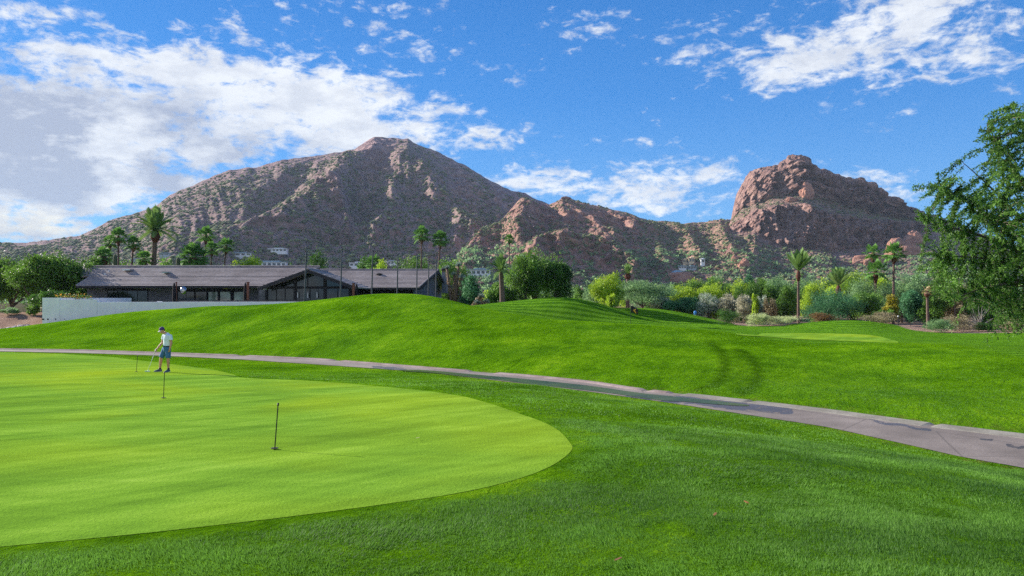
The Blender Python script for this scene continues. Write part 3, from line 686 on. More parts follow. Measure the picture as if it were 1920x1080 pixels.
SR = [(820,560),(845,520),(862,478),(882,452),(900,431),(915,424),(935,418),(950,402),(958,392),(970,378),(980,370),(992,373),(1010,381),(1030,384),(1045,377),(1056,370),(1066,371),(1085,378),(1105,383),(1130,387),(1150,394),(1175,398),(1200,408),(1215,413),(1245,414),(1280,419),(1310,417),(1340,413),(1375,410),(1420,420),(1500,430),(1600,440)]
def ridge_pos(PX, T):
    Tc = np.minimum(T, 1); d1 = np.interp(PX, [820,900,960,1060,1200,1370,1600], [900,1050,1230,1350,1420,1450,1500]); d0 = 470.
    zr = EYE+(HOR-sil(PX, SR, 1.9, 61))/FOC*d1
    prof = np.where(Tc < .25, .05*Tc/.25, .05+.95*np.clip((Tc-.25)/.75, 0, 1)**.92)
    d = d0+(d1-d0)*Tc; z = -6+(zr+6)*prof; px = PX; py = HOR-FOC*(z-EYE)/d
    w = np.clip(np.sin(np.pi*np.clip((Tc-.15)/.85, 0, 1)), 0, 1)**.5*sstep(.12, .35, Tc)
    rel = 0
    jx = px+7*perlin(px*.05, py*.05, seed=62); jy = py+6*perlin(px*.05, py*.05, seed=63)
    for pts, A, wd in (([(985,382),(960,405),(930,430)], 16, 20), ([(1000,392),(985,410),(965,430)], 24, 24), ([(1045,380),(1080,400),(1120,430),(1150,452)], 20, 26),
                       ([(1100,386),(1150,410),(1190,425),(1225,430)], 24, 22), ([(900,432),(880,465),(870,500)], 22, 26), ([(1010,470),(1060,462),(1100,470),(1150,482),(1190,510)], 36, 26),
                       ([(1270,420),(1290,450),(1310,480)], 18, 26), ([(1350,418),(1360,450),(1380,480)], 18, 26), ([(1190,440),(1230,470),(1250,500)], 16, 24), ([(1400,440),(1420,470),(1400,500)], 16, 22)):
        rel = rel+A*np.maximum(0, 1-polydist(jx, jy, pts)/wd)**1.1
    # tilted slabs
    bed = (py-430)*1.0-(px-1000)*.42; sl_ = np.abs(((bed/26.+.8*perlin(px*.02, py*.02, seed=64)) % 1)-.5)*2
    x = (px-CXP)/FOC*d
    slab = np.clip(1-polydist(px, py, [(960,400),(1060,410),(1180,430)])/55, 0, 1)
    q = fbm(x*.014, d*.014, z*.014, 5, 65, True); q2 = fbm(x*.055, d*.055, z*.055, 4, 66, True)
    terr = np.clip(1-polydist(px, py, [(1010,490),(1080,492),(1150,505)])/38, 0, 1)+np.clip(1-polydist(px, py, [(890,470),(960,490)])/55, 0, 1)
    disp = w*(rel*1.5+17*(q-.3)+8*(q2-.3)+slab*16*sl_)+(1-w)*(Tc > .6)*3.2*(q2-.4)
    d = d-.85*disp; z = z+.25*disp; x = (px-CXP)/FOC*d; z = np.minimum(z, EYE+(HOR-sil(px, SR, 1.9, 61)-18*(1-Tc)**1.2)/FOC*d); back = T > 1
    d = np.where(back, d+(T-1)*700, d); z = np.where(back, z-(T-1)*380, z)
    rock = np.clip(.22+.55*slab+.6*np.clip(terr, 0, 1)+.5*(q2-.42)+.2*sstep(.85, 1, Tc), 0, 1)*sstep(.18, .4, Tc)
    return x, d, z, rock
rows = np.r_[np.linspace(0, .2, 10)[:-1], np.linspace(.2, 1, 190), np.linspace(1.03, 1.3, 5)]
gr_ = surf('rocky_ridge', M_rd, np.arange(822, 1560, 1.6), rows, ridge_pos)
scrub('desert_scrub', gr_, 17000, .1, .98, 15, M_scrub, 'grey green desert shrubs dotted over the low middle ridge', rockcut=.6, sizes=(1.1, 2.4))

# butte: talus, lower cliff, ledge, upper wall, rounded summit
B_sil = [(1340,440),(1366,425),(1372,408),(1374,388),(1380,366),(1388,350),(1396,336),(1405,322),(1420,317),(1432,312),(1446,311),(1458,309),(1462,304),(1474,298),(1477,291),(1490,289.5),(1505,292),(1518,296),(1524,306),(1540,315),(1556,320),(1570,326),(1582,332),(1592,332),(1602,335),(1607,333),(1618,334),(1622,341),(1634,341),(1646,350),(1652,352),(1658,360),(1661,368),(1672,369),(1684,373),(1694,384),(1712,391),(1722,396),(1732,397),(1744,408),(1762,416),(1800,430),(1860,450),(1960,480)]
B_foot = [(1340,444),(1366,436),(1373,430),(1413,434),(1440,454),(1482,468),(1528,472),(1598,468),(1667,456),(1700,443),(1748,425),(1800,440),(1860,458),(1960,486)]
B_low = [(1340,442),(1366,432),(1373,420),(1390,412),(1413,396),(1440,390),(1459,386),(1505,383),(1551,399),(1609,410),(1667,414),(1700,417),(1748,418),(1800,435),(1860,455),(1960,484)]
B_led = [(1340,441.5),(1366,430),(1373,412),(1390,392),(1413,384),(1450,372),(1505,362),(1540,376),(1593,390),(1644,405),(1700,413),(1748,416.5),(1800,433),(1860,454),(1960,483)]
def butte_pos(PX, T):
    px = PX; j = lambda s: 2.2*fbm(px*.05, px*0, 1.7, 4, s)
    sl_ = sil(px, B_sil, .9, 71); ft = np.interp(px, *zip(*B_foot))+j(72); lo = np.interp(px, *zip(*B_low))+j(73); le = np.interp(px, *zip(*B_led))+j(74)
    keysT = np.array([0, .12, .40, .62, .72, 1.0])
    dd = [500., 720., 1120., 1150., 1215., 1262.]
    bulge = np.interp(px, [1340,1373,1400,1440,1505,1600,1700,1748,1960], [60,55,25,-8,-22,-10,25,60,120])
    pys = [562+0*px, np.interp(px, [1340,1960], [548,548]), ft, lo, le, sl_]
    X = np.empty_like(PX); D = np.empty_like(PX); Z = np.empty_like(PX); Tc = np.minimum(T, 1)
    D = np.interp(Tc, keysT, dd)+bulge*sstep(.1, .4, Tc)
    PY = np.zeros_like(PX)
    for i in range(5):
        a, b = keysT[i], keysT[i+1]; t = np.clip((Tc-a)/(b-a), 0, 1); m = (Tc >= a) & (Tc <= b)
        if i == 4:   # upper wall: steep then rounding to the crest
            D = np.where(m, dd[4]+bulge+(dd[5]-dd[4])*t**2.0, D); 
        if i == 1: t2 = t**1.15
        else: t2 = t
        PY = np.where(m, pys[i]+(pys[i+1]-pys[i])*t2, PY)
    PY = np.maximum(PY, sl_)
    Z = EYE+(HOR-PY)/FOC*D; X = (px-CXP)/FOC*D
    cl = sstep(.38, .42, Tc)*(1-sstep(.60, .64, Tc)); up = sstep(.70, .76, Tc); tal = 1-sstep(.36, .42, Tc)
    w = sstep(0.05, .2, Tc)
    flute = fbm(X*.055, Z*.012, D*.02, 4, 75, True); q = fbm(X*.03, D*.03, Z*.03, 5, 76, True); q2 = fbm(X*.10, D*.10, Z*.10, 4, 77, True)
    # rounded blocks, ranked along the falling shoulder
    bl = np.abs(perlin(X*.030+4, Z*.05, seed=78)); bl2 = np.sqrt(np.clip(1-np.abs(perlin(X*.045, Z*.075, 2.2, seed=79))*2.2, 0, 1))
    bed = (PY-360)*1.0-(px-1500)*.36; beds = np.abs(((bed/17.+.5*perlin(px*.03, PY*.03, seed=80)) % 1)-.5)*2
    disp = w*(cl*(30*(flute-.3)+15*(q-.3)+6*(q2-.3)) + up*(19*(q-.3)+20*(bl2-.6)*sstep(1540, 1610, px)+8*(q2-.3)+11*beds) + tal*(9*(q-.3)+4.5*(q2-.3)) + sstep(.62, .66, Tc)*(1-sstep(.70, .74, Tc))*4*(q2-.3))
    # pale diagonal buttress on the left face
    bd = polydist(px, PY, [(1404,345),(1412,385),(1425,420),(1440,452)]); disp = disp+w*10*np.maximum(0, 1-bd/9)
    cr = polydist(px, PY, [(1590,345),(1592,365),(1594,390)]); disp = disp-12*np.maximum(0, 1-cr/3.2)
    cr = polydist(px, PY, [(1475,322),(1510,335),(1545,340)]); disp = disp-10*np.maximum(0, 1-cr/3.0)
    cr = polydist(px, PY, [(1430,375),(1445,378)]); disp = disp-14*np.maximum(0, 1-cr/6)
    edge = 1-.75*sstep(.90, 1, Tc)
    D2 = D-disp*edge; Z2 = Z+.12*disp*edge*(1-sstep(.97, 1, Tc))+ (Tc > .97)*1.5*(q2-.4); back = T > 1
    D2 = np.where(back, D2+(T-1)*300, D2); Z2 = np.where(back, Z2-(T-1)*420, Z2)
    rock = np.clip(cl+up+.25+.6*(q2-.4)+.7*(1-sstep(4, 30, np.abs(PY-ft)))*tal, 0, 1)
    rock = rock*(1-.6*sstep(.62, .65, Tc)*(1-sstep(.71, .75, Tc)))
    return X, D2, Z2, rock
rows = np.r_[np.linspace(0, .12, 10)[:-1], np.linspace(.12, .40, 80)[:-1], np.linspace(.40, .62, 80)[:-1], np.linspace(.62, .72, 24)[:-1], np.linspace(.72, 1, 110), np.linspace(1.05, 1.5, 5)]
gb = surf('sandstone_butte', M_bt, np.arange(1342, 1960, 1.15), rows, butte_pos)
scrub('desert_scrub', gb, 14000, .03, .73, 25, M_scrub, 'grey green desert shrubs on the talus below the butte', rockcut=.72, sizes=(.9, 2.1))

MS = np.concatenate(MSURF)
def on_slope(px, py):
    d = np.hypot(MS[:, 0]-px, MS[:, 1]-py); m = d < max(3.0, d.min()+1.0); i = np.where(m)[0]; j = i[np.argmin(MS[i, 2])]
    return MS[j, 2]
# ---------------------------------------------------------------- clubhouse
M_brick = simple('grey_painted_block', (.15,.145,.165), .85, var=.18, scale=6)
def block_mat():
    m, nt, b = newmat('grey_block_wall'); k = NB(nt)
    t = k.n('ShaderNodeTexBrick'); t.inputs['Scale'].default_value = 1; t.inputs['Brick Width'].default_value = .8; t.inputs['Row Height'].default_value = .2; t.inputs['Mortar Size'].default_value = .018
    t.inputs['Color1'].default_value = (.17,.165,.19,1); t.inputs['Color2'].default_value = (.12,.118,.14,1); t.inputs['Mortar'].default_value = (.055,.055,.065,1)
    mp = k.n('ShaderNodeMapping'); mp.inputs['Rotation'].default_value = (math.radians(90), 0, 0); k.l(k.obj(), mp.inputs[0]); k.l(mp.outputs[0], t.inputs[0])
    k.l(t.outputs[0], b.inputs['Base Color']); b.inputs['Roughness'].default_value = .85; return m
M_block = block_mat()
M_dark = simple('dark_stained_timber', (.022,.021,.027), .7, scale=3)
M_siding = simple('slate_blue_siding', (.13,.155,.20), .8, scale=3)
M_wood = simple('red_brown_post', (.16,.06,.04), .7)
M_cloth = simple('black_canvas', (.012,.010,.014), .9)
M_metal = simple('brushed_steel', (.55,.56,.58), .3, .9)
M_white = simple('white_paint', (.75,.75,.76), .6, var=.05)
def stucco():
    m, nt, b = newmat('white_stucco'); k = NB(nt); p = k.obj()
    f = k.noise(p, .8, 5, .65); g = k.noise(p, 14, 4, .7)
    sp = k.noise(p, 1.0, 4, .7, sc=(2.2, 2.2, 1.2))
    c = k.ramp(k.math('ADD', k.math('MULTIPLY', f, .5), k.math('MULTIPLY', sp, .5)), [(.36, (.84,.79,.78,1)), (.58, (.93,.89,.87,1))])
    k.l(c, b.inputs['Base Color']); b.inputs['Roughness'].default_value = .9; k.l(k.bump(g, .5, .02), b.inputs['Normal']); return m
M_stucco = stucco()
def tile_mat():
    m, nt, b = newmat('grey_brown_roof_tile'); k = NB(nt); p = k.obj()
    f = k.noise(p, 1.0, 5, .7, sc=(.5, 2, 2)); g = k.noise(p, 1.0, 3, .6, sc=(3.2, 9, 9)); h = k.noise(p, .25, 4)
    t = k.math('ADD', k.math('MULTIPLY', f, .35), k.math('ADD', k.math('MULTIPLY', g, .4), k.math('MULTIPLY', h, .25)))
    k.l(k.ramp(t, [(.36, (.15,.118,.112,1)), (.5, (.28,.23,.22,1)), (.62, (.43,.365,.35,1))]), b.inputs['Base Color'])
    b.inputs['Roughness'].default_value = .8; return m
M_tile = tile_mat()
def glass_mat(name, c=(.02,.028,.03), rough=.06):
    m, nt, b = newmat(name); k = NB(nt)
    f = k.noise(k.obj(), .7, 3, .5)
    k.l(k.ramp(f, [(.35, tuple(v*.5 for v in c)+(1,)), (.7, tuple(v*1.6 for v in c)+(1,))]), b.inputs['Base Color'])
    b.inputs['Roughness'].default_value = rough; b.inputs['Specular IOR Level'].default_value = .6; b.inputs['IOR'].default_value = 1.5; return m
M_glass = glass_mat('dark_window_glass'); M_glass2 = glass_mat('painted_reflection_glass', (.24,.34,.30))  # second glass has its pale green reflection painted into the base colour

FZ = .5
club = empty('clubhouse', (W(480, 560, 92)[0], 92., FZ), 'long low grey clubhouse with shallow tiled roof and a central glazed gable', 'clubhouse')
def cpart(mb, name, mat, parent=club, label=None, smooth=False):
    o = mb.build(name, mat, None, smooth)
    return cattach(o, parent, label)
def cattach(o, parent, label=None):
    par = parent; base = np.array([W(480, 560, 92)[0], 92., FZ])
    o.parent = par; o.location = tuple(float(v) for v in -base) if par is club else (0, 0, 0)
    if label: o['label'] = label
    return o
X_ = lambda px, d: (px-CXP)/FOC*d
def courses(mb, bl, br, tl, tr, n, lift=.055, thick=.12):
    """tiled slope: n overlapping courses between a bottom edge bl-br and a top edge tl-tr"""
    bl, br, tl, tr = [np.array(p, float) for p in (bl, br, tl, tr)]
    nrm = np.cross(br-bl, tl-bl); nrm /= np.linalg.norm(nrm); nrm *= np.sign(nrm[2])
    for i in range(n):
        a, b = i/n, (i+1)/n
        p0, p1 = bl+(tl-bl)*a, br+(tr-br)*a; q0, q1 = bl+(tl-bl)*b, br+(tr-br)*b
        u, w = nrm*(lift+thick), nrm*thick
        mb.add([p0, p1, q1, q0, p0+u, p1+u, q1+w, q0+w], [(3,2,1,0),(4,5,6,7),(0,1,5,4),(1,2,6,5),(2,3,7,6),(3,0,4,7)])
# left wing
E = lambda px, d, z: np.array([X_(px, d), d, z])
zeL, zrL = 3.10, 5.50
mb = MB()
yb = 88+(5.5)*.47; zb = zeL+(zrL-zeL)*.47
courses(mb, E(143, 88, zeL), E(520, 88, zeL), E(171, yb, zb), E(560, yb, zb), 7)
courses(mb, E(154, yb, zb+.02), E(560, yb, zb+.02), E(159, 93.5, zrL), E(600, 93.5, zrL), 8)
courses(mb, E(172, 99, zeL), E(600, 99, zeL), E(170, 93.5, zrL), E(600, 93.5, zrL), 10)
# hip falling to the left
hx = X_(171, yb)
mb.add([E(143, 88, zeL)+[0,0,.12], E(171, yb, zb)+[0,0,.12], np.array([hx, 96.4, zb+.12]), np.array([X_(143, 88), 99, zeL+.12]),
        E(143, 88, zeL), E(171, yb, zb), np.array([hx, 96.4, zb]), np.array([X_(143, 88), 99, zeL])], [(0,1,2,3),(7,6,5,4),(0,4,5,1),(3,2,6,7),(0,3,7,4)])
cpart(mb, 'roof', M_tile)
mb = MB(); mb.tube([E(158, 93.5, zrL+.17), E(600, 93.5, zrL+.17)], .13, 8); mb.tube([E(158, 93.5, zrL+.1), E(153.5, yb-.05, zb+.14)], .10, 6); mb.tube([E(171, yb, zb+.17), E(143, 88, zeL+.17)], .10, 6)
cpart(mb, 'ridge_cap', M_tile)
mb = MB().box((X_(143, 88), 87.92, zeL-.10), (X_(488, 88), 88.0, zeL+.10)); mb.box((X_(143, 88)+.02, 88.0, zeL-.16), (X_(600, 88), 90.3, zeL-.10))
cpart(mb, 'fascia', M_dark)
mb = MB(); mb.add([E(156, 93.4, zrL-.1), E(172, yb, zb-.1), [X_(172, yb), 97, zb-.1]], [(0,1,2),(2,1,0)]); cpart(mb, 'gable_infill', M_dark)
yw = 90.2
def wallseg(p0, p1, z0=-.8, z1=2.92, y=yw, mat=None, name='wall', th=.3):
    return cpart(MB().box((X_(p0, y), y, z0), (X_(p1, y), y+th, z1)), name, mat or M_block)
wallseg(163, 200.5); wallseg(277.5, 331); wallseg(463, 492); 
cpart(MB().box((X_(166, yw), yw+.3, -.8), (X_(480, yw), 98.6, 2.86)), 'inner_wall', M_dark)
def window(p0, p1, z0, z1, y, cols, mat, par=club, lab=None, bars=0):
    fr = MB(); x0, x1 = X_(p0, y), X_(p1, y); t = .055
    fr.box((x0, y-.05, z0), (x1, y+.05, z0+t)); fr.box((x0, y-.05, z1-t), (x1, y+.05, z1))
    for i in range(cols+1):
        x = x0+(x1-x0-t)*i/cols; fr.box((x, y-.047, z0+t), (x+t, y+.047, z1-t))
    w = cpart(fr, 'window', M_dark, par, lab)
    g = MB(); g.box((x0+t, y-.01, z0+t), (x1-t, y+.01, z1-t)); go = g.build('pane', mat); go.parent = w; go.location = (0, 0, 0)
    return w
window(201, 277, FZ+.02, 2.72, yw-.06, 4, M_glass, lab='wide dark sliding window left of the block wall')
cpart(MB().box((X_(197, yw), yw-.05, 2.72), (X_(281, yw), yw+.3, 2.93)), 'lintel', M_dark)
cpart(MB().box((X_(331, yw), yw-.02, 2.62), (X_(463, yw), yw+.28, 2.93)), 'lintel', M_dark)
for p0, p1, mt, cc in ((333, 365, M_glass, 2), (366, 388, M_glass, 1), (390, 409, M_glass2, 1), (412, 433, M_glass2, 1), (438, 460, M_glass2, 1)):
    window(p0, p1, FZ+.05, 2.60, yw-.07, cc, mt)
for px in (410.5, 435.5): cpart(MB().box((X_(px, yw)-.09, yw-.14, -.3), (X_(px, yw)+.09, yw-.02, 2.93)), 'mullion', M_dark)
# right wing, its end wall skewed to the front
zeR, zrR = 2.96, 5.28
mb = MB(); courses(mb, E(645, 92, zeR), E(785, 92, zeR), E(560, 98, zrR), E(821, 98, zrR), 14)
courses(mb, E(600, 104.5, zeR), E(838, 104.5, zeR), E(560, 98, zrR), E(821, 98, zrR), 10); cpart(mb, 'roof', M_tile)
mb = MB(); mb.tube([E(570, 98, zrR+.17), E(821, 98, zrR+.17)], .12, 8); mb.tube([E(785.5, 92, zeR+.17), E(821.5, 98, zrR+.17)], .10, 6); cpart(mb, 'ridge_cap', M_tile)
mb = MB().box((X_(660, 92), 91.93, zeR-.12), (X_(785, 92), 92.0, zeR+.08)); mb.box((X_(660, 92), 92.0, zeR-.17), (X_(783, 92), 93.4, zeR-.12)); cpart(mb, 'fascia', M_dark)
# barge board along the far rake of the end gable
mb = MB(); a, b_, c_ = E(786, 92, zeR), E(822, 98, zrR), E(839, 104.5, zeR)
for p, q in ((a, b_), (b_, c_)):
    mb.add([p+[0,0,.12], q+[0,0,.12], q+[0,0,-.28], p+[0,0,-.28], p+[.08,-.03,.12], q+[.08,-.03,.12], q+[.08,-.03,-.28], p+[.08,-.03,-.28]], [(4,5,6,7),(3,2,1,0),(0,1,5,4),(7,6,2,3),(0,4,7,3),(1,2,6,5)])
cpart(mb, 'barge_board', M_dark)
mb = MB(); A, B_, C_ = E(774, 93.2, zeR-.12), E(812, 98, zrR-.12), E(828, 103.8, zeR-.12); lo = lambda v: np.array([v[0], v[1], -1.2])
mb.prism([lo(A), lo(C_), lo(C_)+[-.3,0,0], lo(A)+[-.3,0,0]], [A, C_, C_+[-.3,0,0], A+[-.3,0,0]]); mb.prism([A, C_, C_+[-.3,0,0], A+[-.3,0,0]], [B_, B_+[.01,.02,0], B_+[-.3,.02,0], B_+[-.3,0,0]])
mb.tube([A+[.03,0,0], lo(A)+[.03,0,0]], .05, 4)
for i in range(1, 12):
    z = -.2+.25*i; f = A+[.025,0,0]; g = C_+[.025,0,0]; mb.tube([[f[0], f[1], z], [g[0], g[1], z]], .012, 4)
cpart(mb, 'end_wall', M_siding)
cpart(MB().box((X_(630, 93.2), 93.2, -.8), (X_(775, 93.2), 93.5, 2.84)), 'wall', M_dark)
cpart(MB().box((X_(790, 93.5), 93.5, -.8), (X_(792, 93.5), 93.7, 2.0)), 'downpipe', M_dark)
cpart(MB().box((X_(736, 93.1), 93.05, .9), (X_(762, 93.1), 93.15, 2.2)), 'wall_panel', M_siding)
window(690, 720, .9, 2.4, 93.1, 2, M_glass)
ch = MB().box((X_(829, 102), 101.4, 2.5), (X_(838, 102), 103.2, 5.25)); cpart(ch, 'chimney', M_siding)
cpart(MB().tube([E(831.5, 102, 5.25), E(831.5, 102, 5.5)], .2, 10).ball(E(831.5, 102, 5.62), (.33,.33,.22)), 'chimney_cowl', M_cloth)
# central gable
zf, za = 2.86, 4.86
apx = X_(577, 84)
mb = MB()
courses(mb, E(483, 84, zf), [X_(483, 84), 93, zf], [apx, 84, za], [apx, 93, za], 9)
courses(mb, [X_(671, 84), 93, zf], E(671, 84, zf), [apx, 93, za], [apx, 84, za], 9)
cpart(mb, 'roof', M_tile)
cpart(MB().tube([[apx, 83.98, za+.17], [apx, 93, za+.17]], .12, 8), 'ridge_cap', M_tile)
mb = MB()
for sx in (483, 671):
    p = E(sx, 84, zf); q = np.array([apx, 84, za]); d_ = [0, -.09, 0]
    mb.add([p+[0,0,.10], q+[0,0,.10], q+[0,0,-.26], p+[0,0,-.26], p+[0,-.1,.10], q+[0,-.1,.10], q+[0,-.1,-.26], p+[0,-.1,-.26]], [(0,1,2,3),(7,6,5,4),(0,4,5,1),(3,2,6,7),(0,3,7,4),(1,5,6,2)])
cpart(mb, 'barge_board', M_dark)
yg = 86.4; xg0, xg1 = X_(497, yg), X_(662, yg); apg = apx*yg/84*0+X_(577, yg)
zt = lambda x: za-.16-(za-zf)*abs(x-apx)/abs(X_(483, 84)-apx)
mb = MB(); posts = [X_(p, yg) for p in (499, 504.5, 552, 555, 609.5, 652)]
for px in (500, 553.5, 609.5, 656.5):
    x = X_(px, yg); cpart(MB().box((x-.13, yg-.1, -.5), (x+.13, yg+.1, zt(x))), 'post', M_dark)
cpart(MB().box((xg0, yg-.08, 2.86), (xg1, yg+.08, 3.08)), 'beam', M_dark)
cpart(MB().box((xg0, yg-.07, FZ-.8), (xg1, yg+.07, FZ+.02)), 'plinth', M_dark)
cpart(MB().box((X_(485, yg), yg+.0, -.8), (X_(498, yg), yg+.3, 2.75)), 'wall', M_block)
def gpane(p0, p1, z0, z1a, z1b, mat, n):
    x0, x1 = X_(p0, yg), X_(p1, yg); fr = MB()
    for i in range(n+1):
        x = x0+(x1-x0)*i/n; zz = z1a+(z1b-z1a)*i/n; fr.box((x-.03, yg-.05, z0), (x+.03, yg+.02, zz))
    fr.box((x0-.03, yg-.06, z0-.01), (x1+.03, yg+.03, z0+.06))
    w = cpart(fr, 'window', M_dark)
    g = MB().prism([[x0, yg+.03, z0], [x1, yg+.03, z0], [x1, yg+.05, z0], [x0, yg+.05, z0]], [[x0, yg+.03, z1a], [x1, yg+.03, z1b], [x1, yg+.05, z1b], [x0, yg+.05, z1a]]).build('pane', mat); g.parent = w
    return w
for p0, p1, n in ((502, 551, 3), (556, 607, 2), (612, 654, 2)): gpane(p0, p1, FZ+.02, 2.86, 2.86, M_glass, n)
for p0, p1 in ((520, 551), (556, 577), (577, 607), (612, 640)):
    gpane(p0, p1, 3.08, max(3.1, zt(X_(p0, yg))), max(3.1, zt(X_(p1, yg))), M_glass, 1)
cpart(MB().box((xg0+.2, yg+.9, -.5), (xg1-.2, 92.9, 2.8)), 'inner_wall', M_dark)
for px in (558, 577, 594.5):
    x = X_(px, yg-.3); t = cpart(MB().tube([[x, yg-.3, 2.84], [x, yg-.3, 2.45]], .012, 5), 'pendant_lamp', M_dark)
    g = MB().tube([[x, yg-.3, 1.85], [x, yg-.3, 2.45]], [.055, .045], 8).build('lamp_shade', M_white); g.parent = t
for px, w_ in ((240.5, 15), (313, 11)):
    d = 92.2 if px < 300 else 91.4; z = zeL+(zrL-zeL)*(d-88)/5.5+.2; x = X_(px, d); hw = w_/2/FOC*d
    o = cpart(MB().box((x-hw, d-.55, z), (x+hw, d+.55, z+.14), 0), 'skylight', M_metal if px < 300 else M_glass2)
for px, d in ((711, 96.3),):
    z = zeR+(zrR-zeR)*(d-92)/6+.15; x = X_(px, d); cpart(MB().tube([[x, d, z], [x, d, z+.12], [x, d, z+.2]], [.4, .38, .12], 12), 'roof_vent', M_cloth)
z = zeR+(zrR-zeR)*(96.0-92)/6; x = X_(618, 96.); cpart(MB().tube([[x, 96., z], [x, 96., z+.38]], .2, 12).tube([[x, 96., z+.38], [x, 96., z+.46]], .27, 12), 'roof_vent', M_metal)
x = X_(204, 92.0); z = zeL+(zrL-zeL)*(4.0)/5.5; cpart(MB().tube([[x, 92, z], [x, 92, z+.3]], .07, 8), 'vent_pipe', M_white)
x = X_(196.5, 91.); z = zeL+(zrL-zeL)*(3.0)/5.5; cpart(MB().tube([[x, 91, z], [x, 91, z+.35]], .08, 8), 'vent_pipe', M_white)

# terrace in front of the building
tb = MB().box((X_(185, 74)-2, 74.5, -1.5), (X_(655, 84), 88.5, FZ-.02)); o = tb.build('terrace', simple('terrace_concrete', (.3,.29,.28), .9)); tag(o, kind='structure')
# white stucco wall
def wv(px, d, z): return np.array([X_(px, d), d, z])
ww = empty('stucco_wall', (X_(300, 72), 72, -.5), 'long white stucco retaining wall stepping down along the clubhouse terrace', 'wall')
base = np.array([X_(300, 72), 72, -.5])
def wall_run(p0, d0, p1, d1, z1, name, th=.34, z0=-1.6):
    a = wv(p0, d0, z0); b = wv(p1, d1, z0); off = np.array([0, th, 0]); mb = MB(); N = 10
    top = [a.copy(), b.copy()]; 
    A = [a, b, b+off, a+off]; T = [np.array([v[0], v[1], z1]) for v in A]
    o = mb.prism(A, T).build(name, M_stucco, ww); o.location = tuple(float(v) for v in -base)
    m = o.modifiers.new('soft_edge', 'BEVEL'); m.width = .03; m.segments = 2
    return o
wall_run(79, 70.2, 112, 70.6, 1.83, 'wall_section'); wall_run(112.2, 70.6, 182, 71.5, 1.67, 'wall_section'); wall_run(182.2, 71.5, 572, 76.5, 1.44, 'wall_section')
o = MB().box((X_(79, 70.2), 70.56, -1.6), (X_(79, 70.2)+.34, 86, 1.83)).build('wall_return', M_stucco, ww); o.location = tuple(float(v) for v in -base)
for px in (80.6, 89, 103, 120):
    d = 70.2+(px-79)*.013; mb = MB().box((X_(px, d)-.10, d-.02, EYE+(HOR-598.5)/FOC*d-.06), (X_(px, d)+.10, d+.05, EYE+(HOR-598.5)/FOC*d+.06))
    o = mb.build('weep_hole', M_cloth, ww); o.location = tuple(float(v) for v in -base)

# closed parasols, posts, fire globe
def parasol(px, d, ztop, lab):
    r = empty('closed_parasol', (X_(px, d), d, FZ), lab, 'parasol', 'closed parasols on the clubhouse terrace')
    h = ztop-FZ
    MB().tube([(0,0,0),(0,0,h)], .03, 8).build('pole', M_dark, r)
    MB().tube([(0,0,h*.18),(0,0,h*.3),(0,0,h*.6),(.01,0,h*.86),(0,0,h*.93),(0,0,h*1.0)], [.10,.19,.20,.15,.10,.02], 10).build('canopy', M_cloth, r, True)
    MB().tube([(0,0,0),(0,0,.06)], .32, 12).build('base', M_dark, r); return r
parasol(326.5, 84.5, 3.55, 'closed black parasol in front of the grey block wall, leftmost of three')
parasol(460, 84.5, 3.55, 'closed black parasol beside a brown post at the patio windows')
parasol(668.5, 80.5, 3.35, 'closed black parasol at the right foot of the gable')
def tpost(px, d, zt_, lab, w_=.11):
    o = MB().box((-w_, -w_, 0), (w_, w_, zt_-FZ)).box((-w_-.03, -w_-.03, zt_-FZ), (w_+.03, w_+.03, zt_-FZ+.08)).build('timber_post', M_wood); o.location = (X_(px, d), d, FZ)
    tag(o, lab, 'post', 'brown timber posts on the terrace')
tpost(330.8, 84.9, 3.5, 'thin red brown post just behind the leftmost parasol', .05); tpost(465, 84.3, 3.5, 'red brown post right of the middle parasol'); tpost(663, 80.3, 3.3, 'red brown post left of the parasol at the gable foot', .13)
gl_ = empty('patio_globe', (X_(344, 83), 83, FZ), 'round chrome globe on a stand in front of the patio windows', 'patio heater')
MB().tube([(0,0,0),(0,0,1.6)], .04, 8).tube([(0,0,0),(0,0,.05)], .3, 12).build('stand', M_dark, gl_)
MB().ball((0,0,2.15), (.34,.34,.42), 18, 12).build('globe', simple('chrome', (.35,.36,.38), .25, 1.0), gl_, True)
rl = empty('terrace_railing', (X_(300, 78), 78.6, FZ), 'low glass and dark metal railing along the clubhouse terrace', 'railing')
mb = MB(); gmb = MB(); x0, x1 = X_(330, 78)-rl.location.x, X_(600, 80)-rl.location.x
for i in range(15):
    x = x0+(x1-x0)*i/14; mb.box((x-.03,-.03,0),(x+.03,.03,1.06)) 
mb.box((x0,-.04,1.06),(x1,.04,1.11)); mb.build('rail', M_dark, rl)
gmb.box((x0,-.008,.1),(x1,.008,1.02)).build('glass_panel', glass_mat('smoky_glass', (.05,.06,.07), .15), rl)
# small furniture seen over the wall
def lounge(px, d, lab, c):
    r = empty('garden_chair', (X_(px, d), d, FZ), lab, 'chair', 'chairs on the terrace')
    MB().box((-.28,-.28,.38),(.28,.28,.46)).build('seat', c, r); MB().box((-.28,.24,.46),(.28,.30,.98)).build('backrest', c, r)
    for sx in (-1, 1):
        for sy in (-1, 1): MB().box((sx*.25-.02, sy*.25-.02, 0), (sx*.25+.02, sy*.25+.02, .38)).build('leg', M_dark, r)
lounge(297, 80, 'white garden chair below the block wall', M_white); lounge(303, 80.3, 'dark garden chair next to the white one below the block wall', M_dark)

